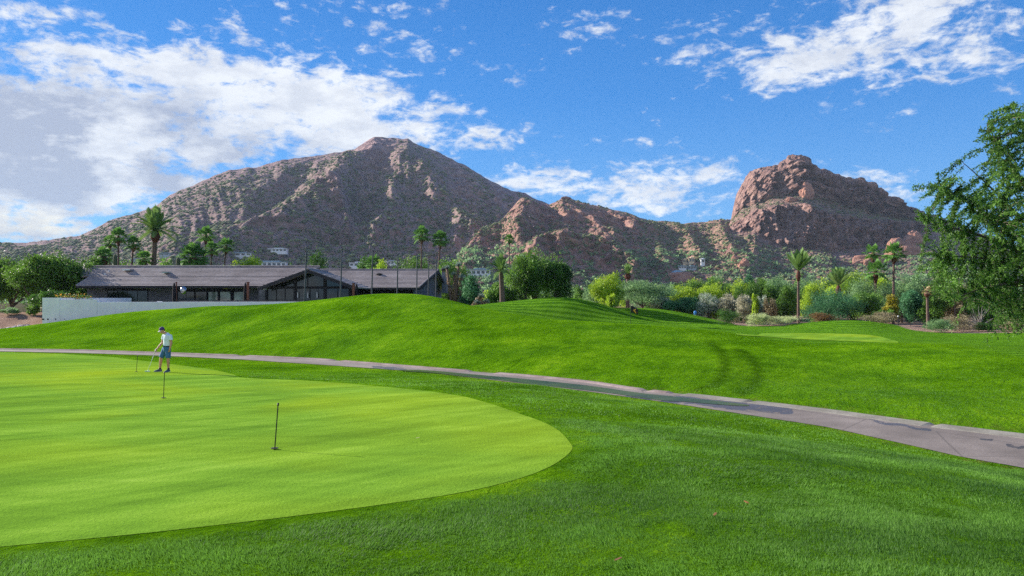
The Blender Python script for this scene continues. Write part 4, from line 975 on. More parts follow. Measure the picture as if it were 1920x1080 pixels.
# tall net poles, receding behind the mound
M_pole = simple('dark_galvanised_pole', (.07,.075,.09), .5, .4)
PT = [(575, 464, 570), (641, 467, 637.5), (699, 471, 696), (746, 477, 744), (782, 482, 781), (804, 486.5, 803), (818, 488, 817)]
dps = [70.0, 72.2, 75.2, 79.6, 84.2, 88.5, 90.5]
plab = ['tall dark net pole in front of the gable, nearest and leftmost', 'tall dark net pole crossing the right slope of the gable', 'tall dark net pole crossing the middle of the right roof', 'tall dark net pole rising right behind the mound crest', 'tall dark net pole just left of the skewed end wall', 'thin net pole crossing the top corner of the end gable', 'thin net pole farthest right, in front of the blue end wall']
for (pt, top, pb), d, lab in zip(PT, dps, plab):
    b0 = np.array([X_(pb, d), d, hz(X_(pb, d), d)-.3]); t = W(pt, top, d)
    r = empty('net_pole', b0, lab, 'net pole', 'tall poles of the golf ball net')
    MB().tube([(0,0,0), tuple(t-b0)], [.085, .055], 8).build('pole', M_pole, r); MB().ball(tuple(t-b0), .09, 8, 6).build('cap', M_pole, r)
mb = MB()
for i in range(6):
    a = W(PT[i][0], PT[i][1]+2, dps[i]); b = W(PT[i+1][0], PT[i+1][1]+2, dps[i+1]); pts = [a+(b-a)*t+np.array([0,0,-.25*4*t*(1-t)]) for t in np.linspace(0, 1, 7)]; mb.tube(pts, .012, 4)
tag(mb.build('net_cable', M_pole), 'thin slack cable strung between the tops of the net poles', 'cable')

# ---------------------------------------------------------------- houses at the foot of the mountain
M_hw = simple('house_white', (.72,.74,.76), .8, var=.08, scale=.5); M_hb = simple('house_tan', (.68,.55,.36), .8, var=.08, scale=.5); M_hr = simple('house_roof_grey', (.35,.40,.44), .7, scale=.4); M_ht = simple('house_roof_blue', (.25,.36,.42), .6, scale=.4)
def far_house(px, py, wpx, hpx, lab, wall, roof, hip=False, nwin=4, dd=None):
    d = (dd or on_slope(px, py)-4); s = d/FOC; w_, h_ = wpx*s, hpx*s; c = W(px, py, d)
    r = empty('hillside_house', (c[0], d, c[2]-.3), lab, 'house', 'houses at the foot of the mountain'); dp = min(9, w_*.6)
    MB().box((-w_/2, 0, -4), (w_/2, dp, h_*.72)).build('wall', wall, r)
    if hip:
        MB().prism([(-w_/2-.8,-.8,h_*.72),(w_/2+.8,-.8,h_*.72),(w_/2+.8,dp+.8,h_*.72),(-w_/2-.8,dp+.8,h_*.72)], [(-w_*.22,dp*.4,h_*1.25),(w_*.22,dp*.4,h_*1.25),(w_*.22,dp*.6,h_*1.25),(-w_*.22,dp*.6,h_*1.25)]).build('roof', roof, r)
    else:
        MB().box((-w_/2-1.0,-1.2,h_*.72), (w_/2+1.0,dp+1,h_*.72+.5)).box((-w_*.2, 1, h_*.72+.5), (w_*.3, dp, h_*.98)).build('roof', roof, r)
    for i in range(nwin):
        x0 = -w_/2+w_*(i+.18)/nwin; x1 = -w_/2+w_*(i+.82)/nwin
        wn = MB().box((x0-.1, -.10, h_*.12), (x1+.1, -.02, h_*.58)).build('window', M_hr, r); MB().box((x0, -.16, h_*.17), (x1, -.11, h_*.53)).build('pane', M_glass, wn)
    return r
far_house(520, 471, 34, 7, 'low white house highest on the slope above the clubhouse gable', M_hw, M_hw, nwin=5)
far_house(505, 499, 62, 11, 'wide white house with blue windows just above the clubhouse roof', M_hw, M_ht, nwin=7)
far_house(446, 479, 50, 7, 'pale blue house spread across the slope above the left wing', M_hw, M_ht, nwin=5)
far_house(672, 499, 34, 9, 'small white house between the second and third net poles', M_hw, M_hw)
far_house(733, 495, 24, 8, 'pale house with a taller middle beside the fourth net pole', M_hw, M_hr)
far_house(347, 500, 44, 5, 'long flat white roofed house behind the wide fan palm', M_hw, M_hw)
far_house(252, 490, 16, 6, 'small dark sided house between the palms', M_hr, M_hr, nwin=2)
far_house(312, 478, 26, 5, 'green roofed house half hidden behind the date palm', M_hr, M_ht, nwin=3)
far_house(897, 514, 44, 12, 'white and blue house right of the clubhouse end wall', M_hw, M_ht, nwin=5)
far_house(1286, 492, 11, 8, 'tan hillside villa, left block', M_hb, M_hb, nwin=2); far_house(1297, 491, 10, 10, 'tan hillside villa, taller right block', M_hb, M_hb, nwin=2)
far_house(1318, 492, 7, 9, 'narrow pale tower house right of the tan villa', M_hw, M_hw, nwin=1)
far_house(1280, 503, 14, 6, 'small blue roofed house below the tan villa', M_hw, M_ht, nwin=3); far_house(1298, 504, 16, 7, 'blue grey house right of the small blue roofed one', M_hr, M_ht, nwin=3)
far_house(1271, 516, 20, 8, 'hip roofed blue house standing on the red boulder', M_hr, M_ht, hip=True, nwin=3)
far_house(1405, 528, 46, 5, 'long low tan roofed house behind the olive tree', M_hb, M_hb)
far_house(1050, 557, 22, 10, 'white house glimpsed under the big tree', M_hw, M_hw, dd=210, nwin=3)

# boulders
def boulder(name, c, r, seed, mat, label, squash=(1, 1, 1), sub=4):
    import bmesh
    bm = bmesh.new(); bmesh.ops.create_icosphere(bm, subdivisions=sub, radius=1)
    P = np.array([v.co[:] for v in bm.verts]); n = fbm(P[:, 0]*1.1+seed, P[:, 1]*1.1, P[:, 2]*1.1, 5, 90+seed % 7, True); n2 = perlin(P[:, 0]*.8, P[:, 1]*.8, P[:, 2]*.8+seed, 97)
    P = P*(1+.28*(n-.4)+.35*n2)[:, None]*np.array(squash)*r
    for v, p in zip(bm.verts, P): v.co = p.tolist()
    me = bpy.data.meshes.new(name); bm.to_mesh(me); bm.free(); me.materials.append(mat)
    at = me.attributes.new('rock', 'FLOAT', 'POINT'); at.data.foreach_set('value', np.ones(len(me.vertices), dtype=np.float32))
    o = bpy.data.objects.new(name, me); C.objects.link(o); o.location = tuple(float(v) for v in c)
    return tag(o, label, 'boulder', 'boulders on the mountain side')
M_red = mountain_mat('red_boulder_rock', (.26,.13,.10,1), (.46,.23,.165,1), (.66,.38,.27,1), (.2,.12,.08,1), (.3,.2,.1,1), 2.4)
def bslope(px, py, rpx, seed, lab, sq=(1,1,1), mat=None, push=0):
    d = on_slope(px, py)+push; boulder('boulder', W(px, py, d), rpx*d/FOC, seed, mat or M_red, lab, sq)
bslope(1512, 362, 13, 1, 'tall upright red boulder standing on the ledge of the butte', (.95, .8, 1.35), push=-10)
bslope(1484, 375, 9, 2, 'low leaning red rock left of the upright boulder', (1.2, .8, .65)); bslope(1614, 343, 7, 3, 'rounded boulder on the right shoulder of the butte', (1.2, 1, .9), M_bt, 2)
bslope(1637, 349, 8, 4, 'second rounded boulder down the butte shoulder', (1.1, 1, .9), M_bt, 2); bslope(1653, 362, 7.5, 5, 'third rounded boulder on the shoulder, lowest', (.85, 1, 1.1), M_bt, 2)
bslope(1678, 378, 11, 6, 'broad rounded rock at the lower end of the shoulder', (1.2, 1, .8), M_bt, 3)
bslope(1278, 527, 24, 7, 'big smooth red outcrop under the blue hip roofed house', (1.35, .9, .62)); bslope(1306, 530, 10, 8, 'small red outcrop with a dark hollow', (1.3, 1, .7))
bslope(1395, 497, 11, 9, 'pointed orange rock slab at the foot of the slope', (1.0, .9, 1.1)); bslope(1378, 487, 8, 10, 'yellowish rock above the orange slab', (.8, .8, 1.1))
bslope(1690, 478, 26, 12, 'large pink rock outcrop behind the pair of fan palms', (1.2, .9, 1.1)); bslope(1640, 492, 24, 13, 'low pink rock outcrop left of the palm pair', (1.5, .9, .7)); bslope(1715, 455, 18, 14, 'upper pink rock near the right tree', (1, .9, 1.1))
bslope(1062, 372, 6, 15, 'cap rock on the crest of the middle ridge', (1.5, 1, .6), M_rd, 1)
# ---------------------------------------------------------------- plants
def leaf_quads(Cn, sz, rng, asp=.45, up=.0, dirs=None):
    n = len(Cn); sz = np.broadcast_to(sz, (n,))[:, None]
    a = rng.normal(size=(n, 3)); a[:, 2] += up; a /= np.linalg.norm(a, axis=1)[:, None]
    if dirs is not None: a = dirs+a*.45; a /= np.linalg.norm(a, axis=1)[:, None]
    b = rng.normal(size=(n, 3)); b -= a*(a*b).sum(1)[:, None]; b /= np.linalg.norm(b, axis=1)[:, None]
    return np.stack([Cn-a*sz, Cn+b*sz*asp, Cn+a*sz, Cn-b*sz*asp], 1).reshape(-1, 3)
LM = {
 'olive': leafmat('olive_leaves', (0.030,0.085,0.012,1), (0.150,0.290,0.036,1)), 'dark': leafmat('dark_green_leaves', (0.017,0.057,0.010,1), (0.096,0.220,0.029,1)),
 'grey': leafmat('grey_green_leaves', (0.078,0.162,0.064,1), (0.295,0.469,0.191,1)), 'bright': leafmat('yellow_green_leaves', (0.122,0.230,0.013,1), (0.522,0.689,0.047,1)),
 'mid': leafmat('mid_green_leaves', (0.038,0.115,0.015,1), (0.209,0.383,0.056,1)), 'blue': leafmat('blue_green_leaves', (0.020,0.095,0.040,1), (0.131,0.325,0.135,1)),
 'dry': leafmat('dry_brown_leaves', (0.148,0.119,0.064,1), (0.452,0.383,0.223,1), .2), 'pink': leafmat('pinkish_grey_leaves', (0.174,0.173,0.112,1), (0.626,0.594,0.431,1), .3),
 'sage': leafmat('pale_sage_leaves', (0.174,0.220,0.096,1), (0.731,0.800,0.383,1), .25), 'red': leafmat('red_brown_leaves', (0.078,0.038,0.013,1), (0.260,0.135,0.047,1), .2),
 'flower': leafmat('white_blossom', (0.104,0.211,0.056,1), (0.800,0.800,0.749,1), .3), 'orange': leafmat('orange_blossom', (0.174,0.057,0.015,1), (0.800,0.421,0.064,1), .3),
 'gold': leafmat('golden_leaves', (0.174,0.162,0.015,1), (0.592,0.517,0.047,1), .35), 'mesq': leafmat('mesquite_leaves', (0.018,0.072,0.010,1), (0.170,0.330,0.050,1), .35),
 'palm': leafmat('palm_green', (0.031,0.106,0.022,1), (0.174,0.363,0.064,1), .3, .75), 'datep': leafmat('date_palm_green', (0.052,0.124,0.032,1), (0.244,0.383,0.096,1), .3, .75), 'straw': leafmat('dead_frond', (0.157,0.106,0.047,1), (0.487,0.363,0.176,1), .15),
}
M_bark = simple('grey_brown_bark', (.10,.075,.06), .9, var=.25, scale=5, bump=.02); M_palmbark = simple('palm_bark', (.13,.085,.07), .9, var=.3, scale=7, bump=.03); M_redbark = simple('reddish_palm_boot', (.10,.035,.025), .9, var=.3, scale=9, bump=.03)
M_agave = leafmat('agave_grey', (.10,.15,.13,1), (.35,.42,.38,1), .15, .5)
M_core = simple('inner_twigs', (.02,.03,.012), 1)
def crown_pts(rx, ry, rz, nc, n, rng, lump=.42, flat=0, gaps=.35, seed=1, bottom=-.75):
    # clump centres spread through an ellipsoid, leaves sit in shells of each clump
    cc = []
    while len(cc) < nc:
        p = rng.uniform(-1, 1, 3); q = np.linalg.norm(p)
        if q > 1 or q < .35 or p[2] < bottom: continue
        cc.append(p*rng.uniform(.70, .95))
    cc = np.array(cc+[(0, 0, -.1), (.2, 0, .2), (-.2, .1, .1)]); nc = len(cc)
    rad = lump*rng.uniform(.50, 1.15, nc)
    i = rng.choice(nc, n, p=rad**2/(rad**2).sum()); d = rng.normal(size=(n, 3)); d /= np.linalg.norm(d, axis=1)[:, None]
    rr_ = rng.uniform(.25, 1.08, n)**.55*(1+.55*perlin(d[:, 0]*2.4+i*1.7, d[:, 1]*2.4, d[:, 2]*2.4+seed, seed=14)); rr_ = np.where(rng.random(n) < .07, rr_*rng.uniform(1.0, 1.45, n), rr_)
    P = cc[i]+d*(rad[i]*rr_)[:, None]
    nz = perlin(P[:, 0]*3.1+seed, P[:, 1]*3.1, P[:, 2]*3.1, seed=12); P = P[nz > -.5+gaps*.5*rng.random(n)]
    return P*np.array([rx, ry, rz]), cc*np.array([rx, ry, rz])
TREES = []
def tree(name, px, top, wpx, d, mat, label, cat='tree', group=None, base=None, leaf=None, n=None, nc=None, trunk=True, lump=.42, seed=None, asp=.5, depth=None, core=True, gap=.35, zb=None, low=.12, bark=None, var2=None, dirs=None, topw=1):
    seed = seed if seed is not None else int(px*7+d) % 9973; rng = np.random.default_rng(seed); s = d/FOC
    x = X_(px, d); g = zb if zb is not None else hz(x, d) if d < 165 else -1.6
    zt_ = EYE+(HOR-top)*s; h = zt_-g; rx = wpx*s/2; ry = depth or rx; z0 = low*h; rz = (h-z0)/2
    leaf = leaf or max(.10, 1.35*s*1.0); 
    if n is None: n = int(min(15000, max(500, 5.2*(rx*rz*4)/(leaf*leaf*asp))))
    nc = nc or int(np.clip(10+rx*rz*1.6, 10, 42))
    r = empty(name, (x, d, g), label, cat, group)
    P, cc = crown_pts(rx, ry, rz, nc, n, rng, lump, gaps=gap, seed=seed % 50)
    P = P+np.array([0, 0, z0+rz]); P = P[P[:, 2] > .02]
    m = len(P); sz = leaf*rng.uniform(.55, 1.25, m)
    V = leaf_quads(P, sz, rng, asp); va = np.clip(.5+1.0*perlin(P[:, 0]/rx*1.6, P[:, 1]/ry*1.6, P[:, 2]/rz*1.6+seed % 9, seed=33)+rng.normal(0, .2, m), 0, 1)
    if var2 is not None: k2 = rng.random(m) < var2; va = np.where(k2, 1, va*.35)
    mesh_np('crown', V, np.arange(len(V)).reshape(-1, 4), LM[mat], r, attrs={'var': np.repeat(va, 4)})
    if trunk:
        mb = MB(); tr = max(.07, h*.030)
        mb.tube([(0,0,-.15),(tr*.3,0,z0*.6+.2),(0,0,z0+rz*.5)], [tr*1.3, tr, tr*.6], 8)
        for q in rng.permutation(len(cc))[:7]:
            t = cc[q]+np.array([0,0,z0+rz]); st = np.array([0, 0, z0*.5+.15+rng.random()*rz*.4]); mid = (st+t)/2+np.array([0,0,-.08*h]); mb.tube([st, mid, t*.95], [tr*.6, tr*.38, tr*.12], 5)
        mb.build('trunk', bark or M_bark, r)
    return r
G_SH = 'shrubs and trees along the far edge of the fairway'
# left trees
GL = 'dense olive trees left of the clubhouse'
tree('olive_tree', 22, 487, 100, 96, 'olive', 'dense olive green tree at the left picture edge', group=GL, low=.16, leaf=.15)
tree('olive_tree', 70, 474, 108, 90, 'olive', 'tallest dense olive tree with visible dark trunks beside the white wall', group=GL, low=.2, leaf=.15)
tree('olive_tree', 130, 476, 110, 92, 'olive', 'dense rounded olive tree touching the clubhouse roof end', group=GL, low=.05, leaf=.15)
tree('dark_shrub', 105, 535, 90, 84, 'dark', 'dark green shrub mass behind the left end of the white wall', 'shrub', low=0, trunk=False, leaf=.13)
tree('round_bush', 22, 575, 40, 86, 'grey', 'low grey green bush by the sand bank on the left', 'bush', low=0, trunk=False, leaf=.10)
tree('round_bush', 62, 567, 30, 86, 'mid', 'small bright bush at the foot of the olive trees', 'bush', low=0, trunk=False, leaf=.10)
fb = empty('flowering_bush', (X_(143, 75), 75, FZ), 'orange flowering bedding plants above the white wall', 'flowers')
rg = np.random.default_rng(4); P = np.c_[rg.uniform(-2.0, 1.6, 700), rg.uniform(-.4, .4, 700), rg.uniform(.55, 1.62, 700)]; V = leaf_quads(P, .07, rg, .6)
mesh_np('leaves', V, np.arange(len(V)).reshape(-1, 4), LM['dark'], fb, attrs={'var': np.repeat(rg.random(700), 4)})
P = np.c_[rg.uniform(-2.0, 1.6, 150), rg.uniform(-.5, 0, 150), rg.uniform(1.2, 1.75, 150)]; V = leaf_quads(P, .05, rg, .8); mesh_np('blossoms', V, np.arange(len(V)).reshape(-1, 4), LM['orange'], fb, attrs={'var': np.repeat(rg.random(150), 4)})
MB().box((-2.2,-.5,0),(1.8,.5,.6)).build('planter', M_stucco, fb)
# behind the clubhouse
GB = 'bushes showing above the clubhouse roof'
for px, top, w_, d, mt, lb in ((458,486,66,128,'bright','bright yellow green bush above the left wing ridge'), (595,487,68,140,'dark','dark rounded bush above the gable apex'), (708,492,46,132,'bright','small bright bush between the third and fourth net poles'),
    (310,487,58,140,'mid','green bush right of the date palm trunk'), (215,492,70,135,'mid','low green bush under the left palm cluster'), (790,478,120,150,'olive','wide pale green tree behind the right wing'), (685,484,50,150,'dark','dark palm like bush behind the third net pole'),
    (400,495,60,150,'grey','grey bush below the slim palms'), (170,480,50,120,'mid','rounded bush meeting the roof end'), (850,480,80,140,'mid','green tree behind the shaggy yucca'), (555,496,30,150,'dark','small dark bush left of the gable apex')):
    tree('roofline_bush', px, top, w_, d, mt, lb, 'bush', GB, low=.1, leaf=.19, trunk=False)
# big tree right of centre
tree('weeping_tree', 1005, 468, 112, 93, 'mid', 'big dense weeping tree right of the clubhouse, yellow green on its left', group=None, low=.02, leaf=.13, nc=40, n=15000, seed=5)
tree('weeping_tree', 985, 476, 62, 90, 'olive', 'yellow green tree leaning on the left of the big weeping tree', low=.02, leaf=.12, nc=24, seed=6)
tree('weeping_tree', 1046, 486, 56, 92, 'dark', 'dark crowned tree on the right side of the big weeping tree', low=.1, leaf=.12, nc=24)
tree('dark_shrub', 935, 528, 60, 90, 'mid', 'green shrub around the foot of the ragged palm', 'shrub', low=0, leaf=.11, trunk=False); tree('dark_shrub', 885, 520, 50, 92, 'blue', 'dark shrub behind the leaning yucca trunk', 'shrub', low=0, leaf=.12, trunk=False)
# middle band
for a in ((1137,508,66,104,'bright','leafy yellow green tree with an uneven top left of the palo verde'), (1120,545,58,110,'grey','low grey green bush left of the palo verde'), (1148,548,26,101,'bright','small yellow green shrub beside the palo verde'),):
    tree('leafy_tree', *a[:5], a[5], 'tree', G_SH, low=.04)
tree('palo_verde', 1204, 526, 122, 112, 'grey', 'wide round grey green palo verde tree behind the middle mound', group=G_SH, low=.22, leaf=.11, n=15000, nc=42, seed=17)
tree('round_shrub', 1262, 527, 30, 118, 'mid', 'small round green tree right of the palo verde', 'tree', G_SH)
L1 = [(1245,548,50,111,'flower','pale flowered shrub right of the palo verde trunk'), (1283,535,74,114,'bright','bright yellow green tree above the reed hedge'), (1278,556,70,110,'blue','reedy dark hedge behind the dark mound'), (1328,549,48,108,'flower','white flowering oleander above the blue ball'),
 (1340,524,46,124,'mid','round bright green tree above the white oleander'), (1366,531,28,122,'mid','narrow green tree in the gap of the hedge'), (1360,551,40,107,'pink','pinkish grey shrub right of the white oleander'), (1400,527,62,118,'olive','rounded olive tree above the pink shrubs'), (1398,549,44,104,'pink','large pinkish grey shrub behind the dark shrub'),
 (1431,554,32,103,'flower','small white flowering shrub among yellow hedge'), (1415,552,16,102,'bright','narrow bright green shrub like a column'), (1460,513,58,128,'grey','grey green tree rising behind the hedge'), (1470,533,48,101,'olive','tall yellow green hedge shrub left of the slender palm'), (1448,553,30,101,'dry','brownish shrub beside the yellow hedge'),
 (1520,515,60,126,'grey','grey green tree behind the slender palm'), (1530,532,60,110,'bright','bright green shrub crown behind the feathery bush'), (1570,538,50,112,'bright','yellow green shrub under the short date palm'), (1600,520,60,112,'olive','olive tree between the short date palm and the pink rocks'), (1640,508,96,108,'grey','broad grey olive tree below the pair of fan palms'),
 (1622,545,60,98,'mid','mid green shrub at the foot of the grey olive'), (1676,554,36,92,'gold','golden leaved shrub left of the blue green shrub'), (1690,520,60,112,'grey','grey green tree behind the golden shrub'), (1711,536,50,90,'blue','fresh blue green shrub beside the bare palm trunk'),
 (1660,575,40,92,'mid','small leafy shrub beneath the golden shrub'), (1752,545,56,88,'olive','brownish green hedge right of the bare palm trunk'), (1800,542,70,90,'dry','dry brown hedge under the big mesquite'), (1858,548,70,86,'mid','dark hedge behind the bare branches'), (1905,555,60,84,'mid','green hedge at the right picture edge'), (1950,545,60,84,'dark','dark hedge beyond the right picture edge'),
 (1725,500,50,118,'grey','grey tree left of the mesquite crown'), (1765,515,70,112,'mid','green tree seen through the mesquite twigs'), (1840,520,90,108,'dark','dark tree behind the mesquite crown'), (1230,540,40,126,'mid','green bush peeping over the palo verde'), (1308,530,40,130,'grey','grey bush behind the yellow tree'), (1430,522,40,132,'mid','green tree behind the olive tree')]
rgx = np.random.default_rng(55)
for i in range(34):
    px = 1085+i*20+rgx.uniform(-8, 8); d = rgx.uniform(112, 146); top = rgx.uniform(517, 538) if px > 1290 else rgx.uniform(532, 546)
    if abs(px-1204) < 55: continue
    L1.append((px, top, rgx.uniform(34, 66), d, ['bright','olive','mid','grey','mid','bright','blue'][rgx.integers(7)], 'rounded desert tree in the dense belt behind the hedge'))
for a in L1:
    big = a[4] in ('flower',); tree('hedge_shrub', a[0], a[1], a[2], a[3], a[4], a[5], 'shrub', G_SH if 'dense belt' not in a[5] else 'trees in the dense belt behind the hedge', low=.02, trunk=a[3] > 107, var2=.22 if big else None, leaf=(.07 if big else None))
tree('feathery_bush', 1553, 541, 112, 96, 'blue', 'big dark feathery bush right of the slender palm', 'bush', G_SH, low=0, leaf=.14, asp=.22, nc=30, trunk=False)
# low bushes on the sand
GS = 'low dry bushes on the sand'
for px, top, w_, d, mt, lb, b in ((1364,577,52,93,'dark','dark olive low bush above the sandy bank',0), (1419,584,50,87,'sage','pale dome shaped brittlebush, left of two',0), (1463,590,62,87,'sage','pale dome shaped brittlebush, right of two',0), (1544,587,54,92,'red','rusty brown bush under the feathery bush',0),
    (1655,585,62,88,'dry','grey brown bush behind the right mound',0), (1798,589,66,79,'dry','dry twiggy bush in the middle of the sand patch',0), (1758,600,54,78,'grey','low sage bush left of the dry twiggy bush',0), (1840,605,40,79,'dark','dark low bush right of the dry twiggy bush',0), (1905,599,46,78,'dry','dry bush at the right picture edge',0), (1160,574,40,114,'dry','pale dry bush behind the flag',0), (1100,556,40,118,'olive','low olive bush at the foot of the far palms',0)):
    tree('low_bush', px, top, w_, d, mt, lb, 'bush', GS, low=0, leaf=.075, asp=.3, trunk=False, nc=12, lump=.55, n=5000)
# distant line of trees (each one a thing)
rg = np.random.default_rng(77); k_ = 0
for i in range(64):
    px = 880+i*14.2+rg.uniform(-8, 8); d = rg.uniform(150, 330); top = rg.uniform(519, 541) if px > 1180 else rg.uniform(534, 549)
    if px > 1790: continue
    tree('distant_tree', px, top, rg.uniform(20, 46), d, ['mid','grey','olive','dark','bright','grey'][rg.integers(6)], 'small distant desert tree in the belt at the mountain foot', 'tree', 'distant trees at the mountain foot', low=.02, leaf=.30*d/200, n=700, nc=9, trunk=False, lump=.5, seed=300+i)
for i in range(26):
    px = -60+i*36+rg.uniform(-8, 8); d = rg.uniform(170, 330); tree('distant_tree', px, rg.uniform(500, 520), rg.uniform(26, 60), d, ['mid','grey','olive','dark'][rg.integers(4)], 'small distant desert tree in the belt at the mountain foot', 'tree', 'distant trees at the mountain foot', low=.02, leaf=.30*d/200, n=600, nc=9, trunk=False, lump=.5, seed=500+i)
# scrub of the plain, too many to count
def plain_scrub():
    r = np.random.default_rng(8); n = 5200; d = np.sqrt(r.uniform(300**2, 900**2, n)); px = r.uniform(-200, 1900, n)
    pyb = np.where(px > 800, r.uniform(500, 556, n), r.uniform(488, 556, n)); P = []; Vv = []; va = []
    # stand them on whatever slope is there
    o = np.argsort(MS[:, 0]); ms = MS[o]; 
    sel = ms[(ms[:, 2] < 1000) & (ms[:, 3] < 60)]
    q = sel[r.integers(0, len(sel), n)]
    x = (q[:, 0]-CXP)/FOC*q[:, 2]; y = q[:, 2]; z = q[:, 3]; s = r.uniform(1.4, 3.6, n)
    K = 14; Pn = np.c_[x, y, z+s*.5][:, None]+r.normal(size=(n, K, 3))*s[:, None, None]*np.array([.6, .6, .32]); v = np.clip(r.normal(.5, .3, n), 0, 1)
    V = leaf_quads(Pn.reshape(-1, 3), np.repeat(s*.42, K), r, .7); a = np.repeat(np.clip(np.repeat(v, K)+r.normal(0, .15, n*K), 0, 1), 4)
    tag(mesh_np('scrub_belt', V, np.arange(len(V)).reshape(-1, 4), LM['grey'], attrs={'var': a}), 'belt of grey green scrub on the lower mountain slopes', 'desert scrub', kind='stuff')
plain_scrub()

# ---------------------------------------------------------------- palms
def fan_palm(px, cy, rpx, d, label, tpx=None, zb=None, skirt=.5, seed=0, name='fan_palm', leaves=26, lean=None, trunk_r=.17, green='palm', thick=1.0):
    rng = np.random.default_rng(seed+int(px)); s = d/FOC; c = W(px, cy, d); g = hz((tpx or px)*0+X_(tpx or px, d), d) if zb is None and d < 160 else (zb if zb is not None else -1.6)
    b = np.array([X_(tpx or px, d), d, g]); r = empty(name, b, label, 'palm tree', 'palm trees'); cc = c-b; R = rpx*s*1.08
    cc = cc-np.array([0, 0, R*.15]); n = 9; pts = []; 
    for i in range(n): t = i/(n-1); pts.append(np.array([cc[0]*t**1.6, 0, cc[2]*t]))
    pts[-1] = cc
    tr = trunk_r*thick
    MB().tube([(0,0,-.3)]+pts, [tr*1.25]+[tr*(1.15-.45*i/(n-1)) for i in range(n)], 10).build('trunk', M_palmbark, r, True)
    MB().tube([cc-[0,0,R*.75], cc-[0,0,R*.35], cc+[0,0,R*.1]], [tr*.9, tr*1.9, tr*1.1], 10).build('boot', M_redbark, r, True)
    V = []; F = []; V2 = []; F2 = []; va = []
    def leafs(az, el, pl, fr, Vl, Fl, nb=13):
        dr = np.array([math.cos(az)*math.cos(el), math.sin(az)*math.cos(el), math.sin(el)]); side = np.array([-math.sin(az), math.cos(az), 0]); nn = np.cross(dr, side)
        p0 = cc.copy(); p1 = cc+dr*pl; k = len(Vl)
        wd = .03*R+.01; Vl += [p0+side*wd, p0-side*wd, p1-side*wd*.7, p1+side*wd*.7]; Fl.append((k, k+1, k+2, k+3))
        for j in range(nb):
            a = math.radians(-105+210*j/(nb-1)); d2 = dr*math.cos(a)+side*math.sin(a); d3 = d2+np.array([0,0,-.28-.15*abs(math.sin(a))])
            L = fr*(1-.22*abs(math.sin(a)))*rng.uniform(.9, 1.08); wv_ = np.cross(d2, nn); wv_ /= np.linalg.norm(wv_)+1e-9; hw = L*.115
            k = len(Vl); m = p1+d2*L*.55+nn*L*.02; t = p1+d2*L*.78+np.array([0,0,-.16*L])*(1 if el < 1 else .3)
            Vl += [p1, m+wv_*hw, t+d3*L*.14, m-wv_*hw]; Fl.append((k, k+1, k+2, k+3))
    for i in range(leaves):
        az = i*2.39996+rng.uniform(-.2, .2); el = math.radians(78-118*(i/leaves)**.85+rng.uniform(-8, 8)); leafs(az, el, R*rng.uniform(.42, .55), R*rng.uniform(.5, .62), V, F)
    m = mesh_np('fronds', np.array(V), np.array(F), LM[green], r, attrs={'var': np.clip(np.repeat(rng.normal(.55, .28, (len(V)+3)//4), 4)[:len(V)], 0, 1)})
    if skirt:
        for i in range(int(12*skirt)+3): leafs(rng.uniform(0, 6.28), math.radians(rng.uniform(-82, -58)), R*.32, R*.36, V2, F2, 7)
        mesh_np('dead_fronds', np.array(V2), np.array(F2), LM['straw'], r, attrs={'var': rng.random(len(V2))})
    return r
def date_palm(px, cy, rpx, d, label, tpx=None, zb=None, seed=0, el0=85, el1=0, nf=34, sweep=0, trunk_r=.24, droop=.5, name='date_palm', boot=True, fr_mat='datep', only=None):
    rng = np.random.default_rng(seed+int(px)); s = d/FOC; c = W(px, cy, d); g = (hz(X_(tpx or px, d), d) if d < 160 else -1.6) if zb is None else zb
    b = np.array([X_(tpx or px, d), d, g]); r = empty(name, b, label, 'palm tree', 'palm trees'); cc = c-b; L0 = rpx*s
    n = 9; pts = [np.array([cc[0]*(i/(n-1))**1.5, 0, cc[2]*i/(n-1)]) for i in range(n)]
    MB().tube([(0,0,-.3)]+pts, [trunk_r*1.3]+[trunk_r*(1.15-.35*i/(n-1)) for i in range(n)], 10).build('trunk', M_palmbark, r, True)
    if boot: MB().tube([cc-[0,0,L0*.42], cc-[0,0,L0*.2], cc+[0,0,L0*.04]], [trunk_r*.9, trunk_r*1.9, trunk_r*.9], 12).build('boot', M_redbark, r, True)
    V = []; F = []; va = []
    for i in range(nf):
        az = i*2.39996; el = math.radians(el0-(el0-el1)*(i/nf)+rng.uniform(-5, 5)); L = L0*rng.uniform(.85, 1.1); dr = np.array([math.cos(az)*math.cos(el)+sweep, math.sin(az)*math.cos(el), math.sin(el)]); dr /= np.linalg.norm(dr)
        side = np.cross(dr, [0, 0, 1.]); side /= np.linalg.norm(side)+1e-9; v = rng.normal(.5, .2); N = 16; prev = cc
        for j in range(1, N+1):
            t = j/N; p = cc+dr*L*t+np.array([0, 0, -droop*L*t*t*math.cos(el)**1.2]); k = len(V); w_ = L*.012*(1.3-t)
            V += [prev-side*w_, prev+side*w_, p+side*w_, p-side*w_]; F.append((k, k+1, k+2, k+3)); tang = (p-prev)/np.linalg.norm(p-prev)
            if t > .12:
                ll = L*.20*math.sin(math.pi*min(1, t*.9+.12))**.6
                for q in (-1, 1):
                    for o in (0, .5):
                        a0 = p-tang*L/N*o; e = a0+(side*q*.75+tang*.8+np.array([0,0,.12-.35*t]))*ll; k = len(V); ww_ = tang*L*.022
                        V += [a0-ww_, a0+ww_, e+ww_*.3, e-ww_*.3]; F.append((k, k+1, k+2, k+3))
            prev = p
        va += [v]*(len(V)-len(va))
    mesh_np('fronds', np.array(V), np.array(F), LM[fr_mat], r, attrs={'var': np.clip(va, 0, 1)})
    return r
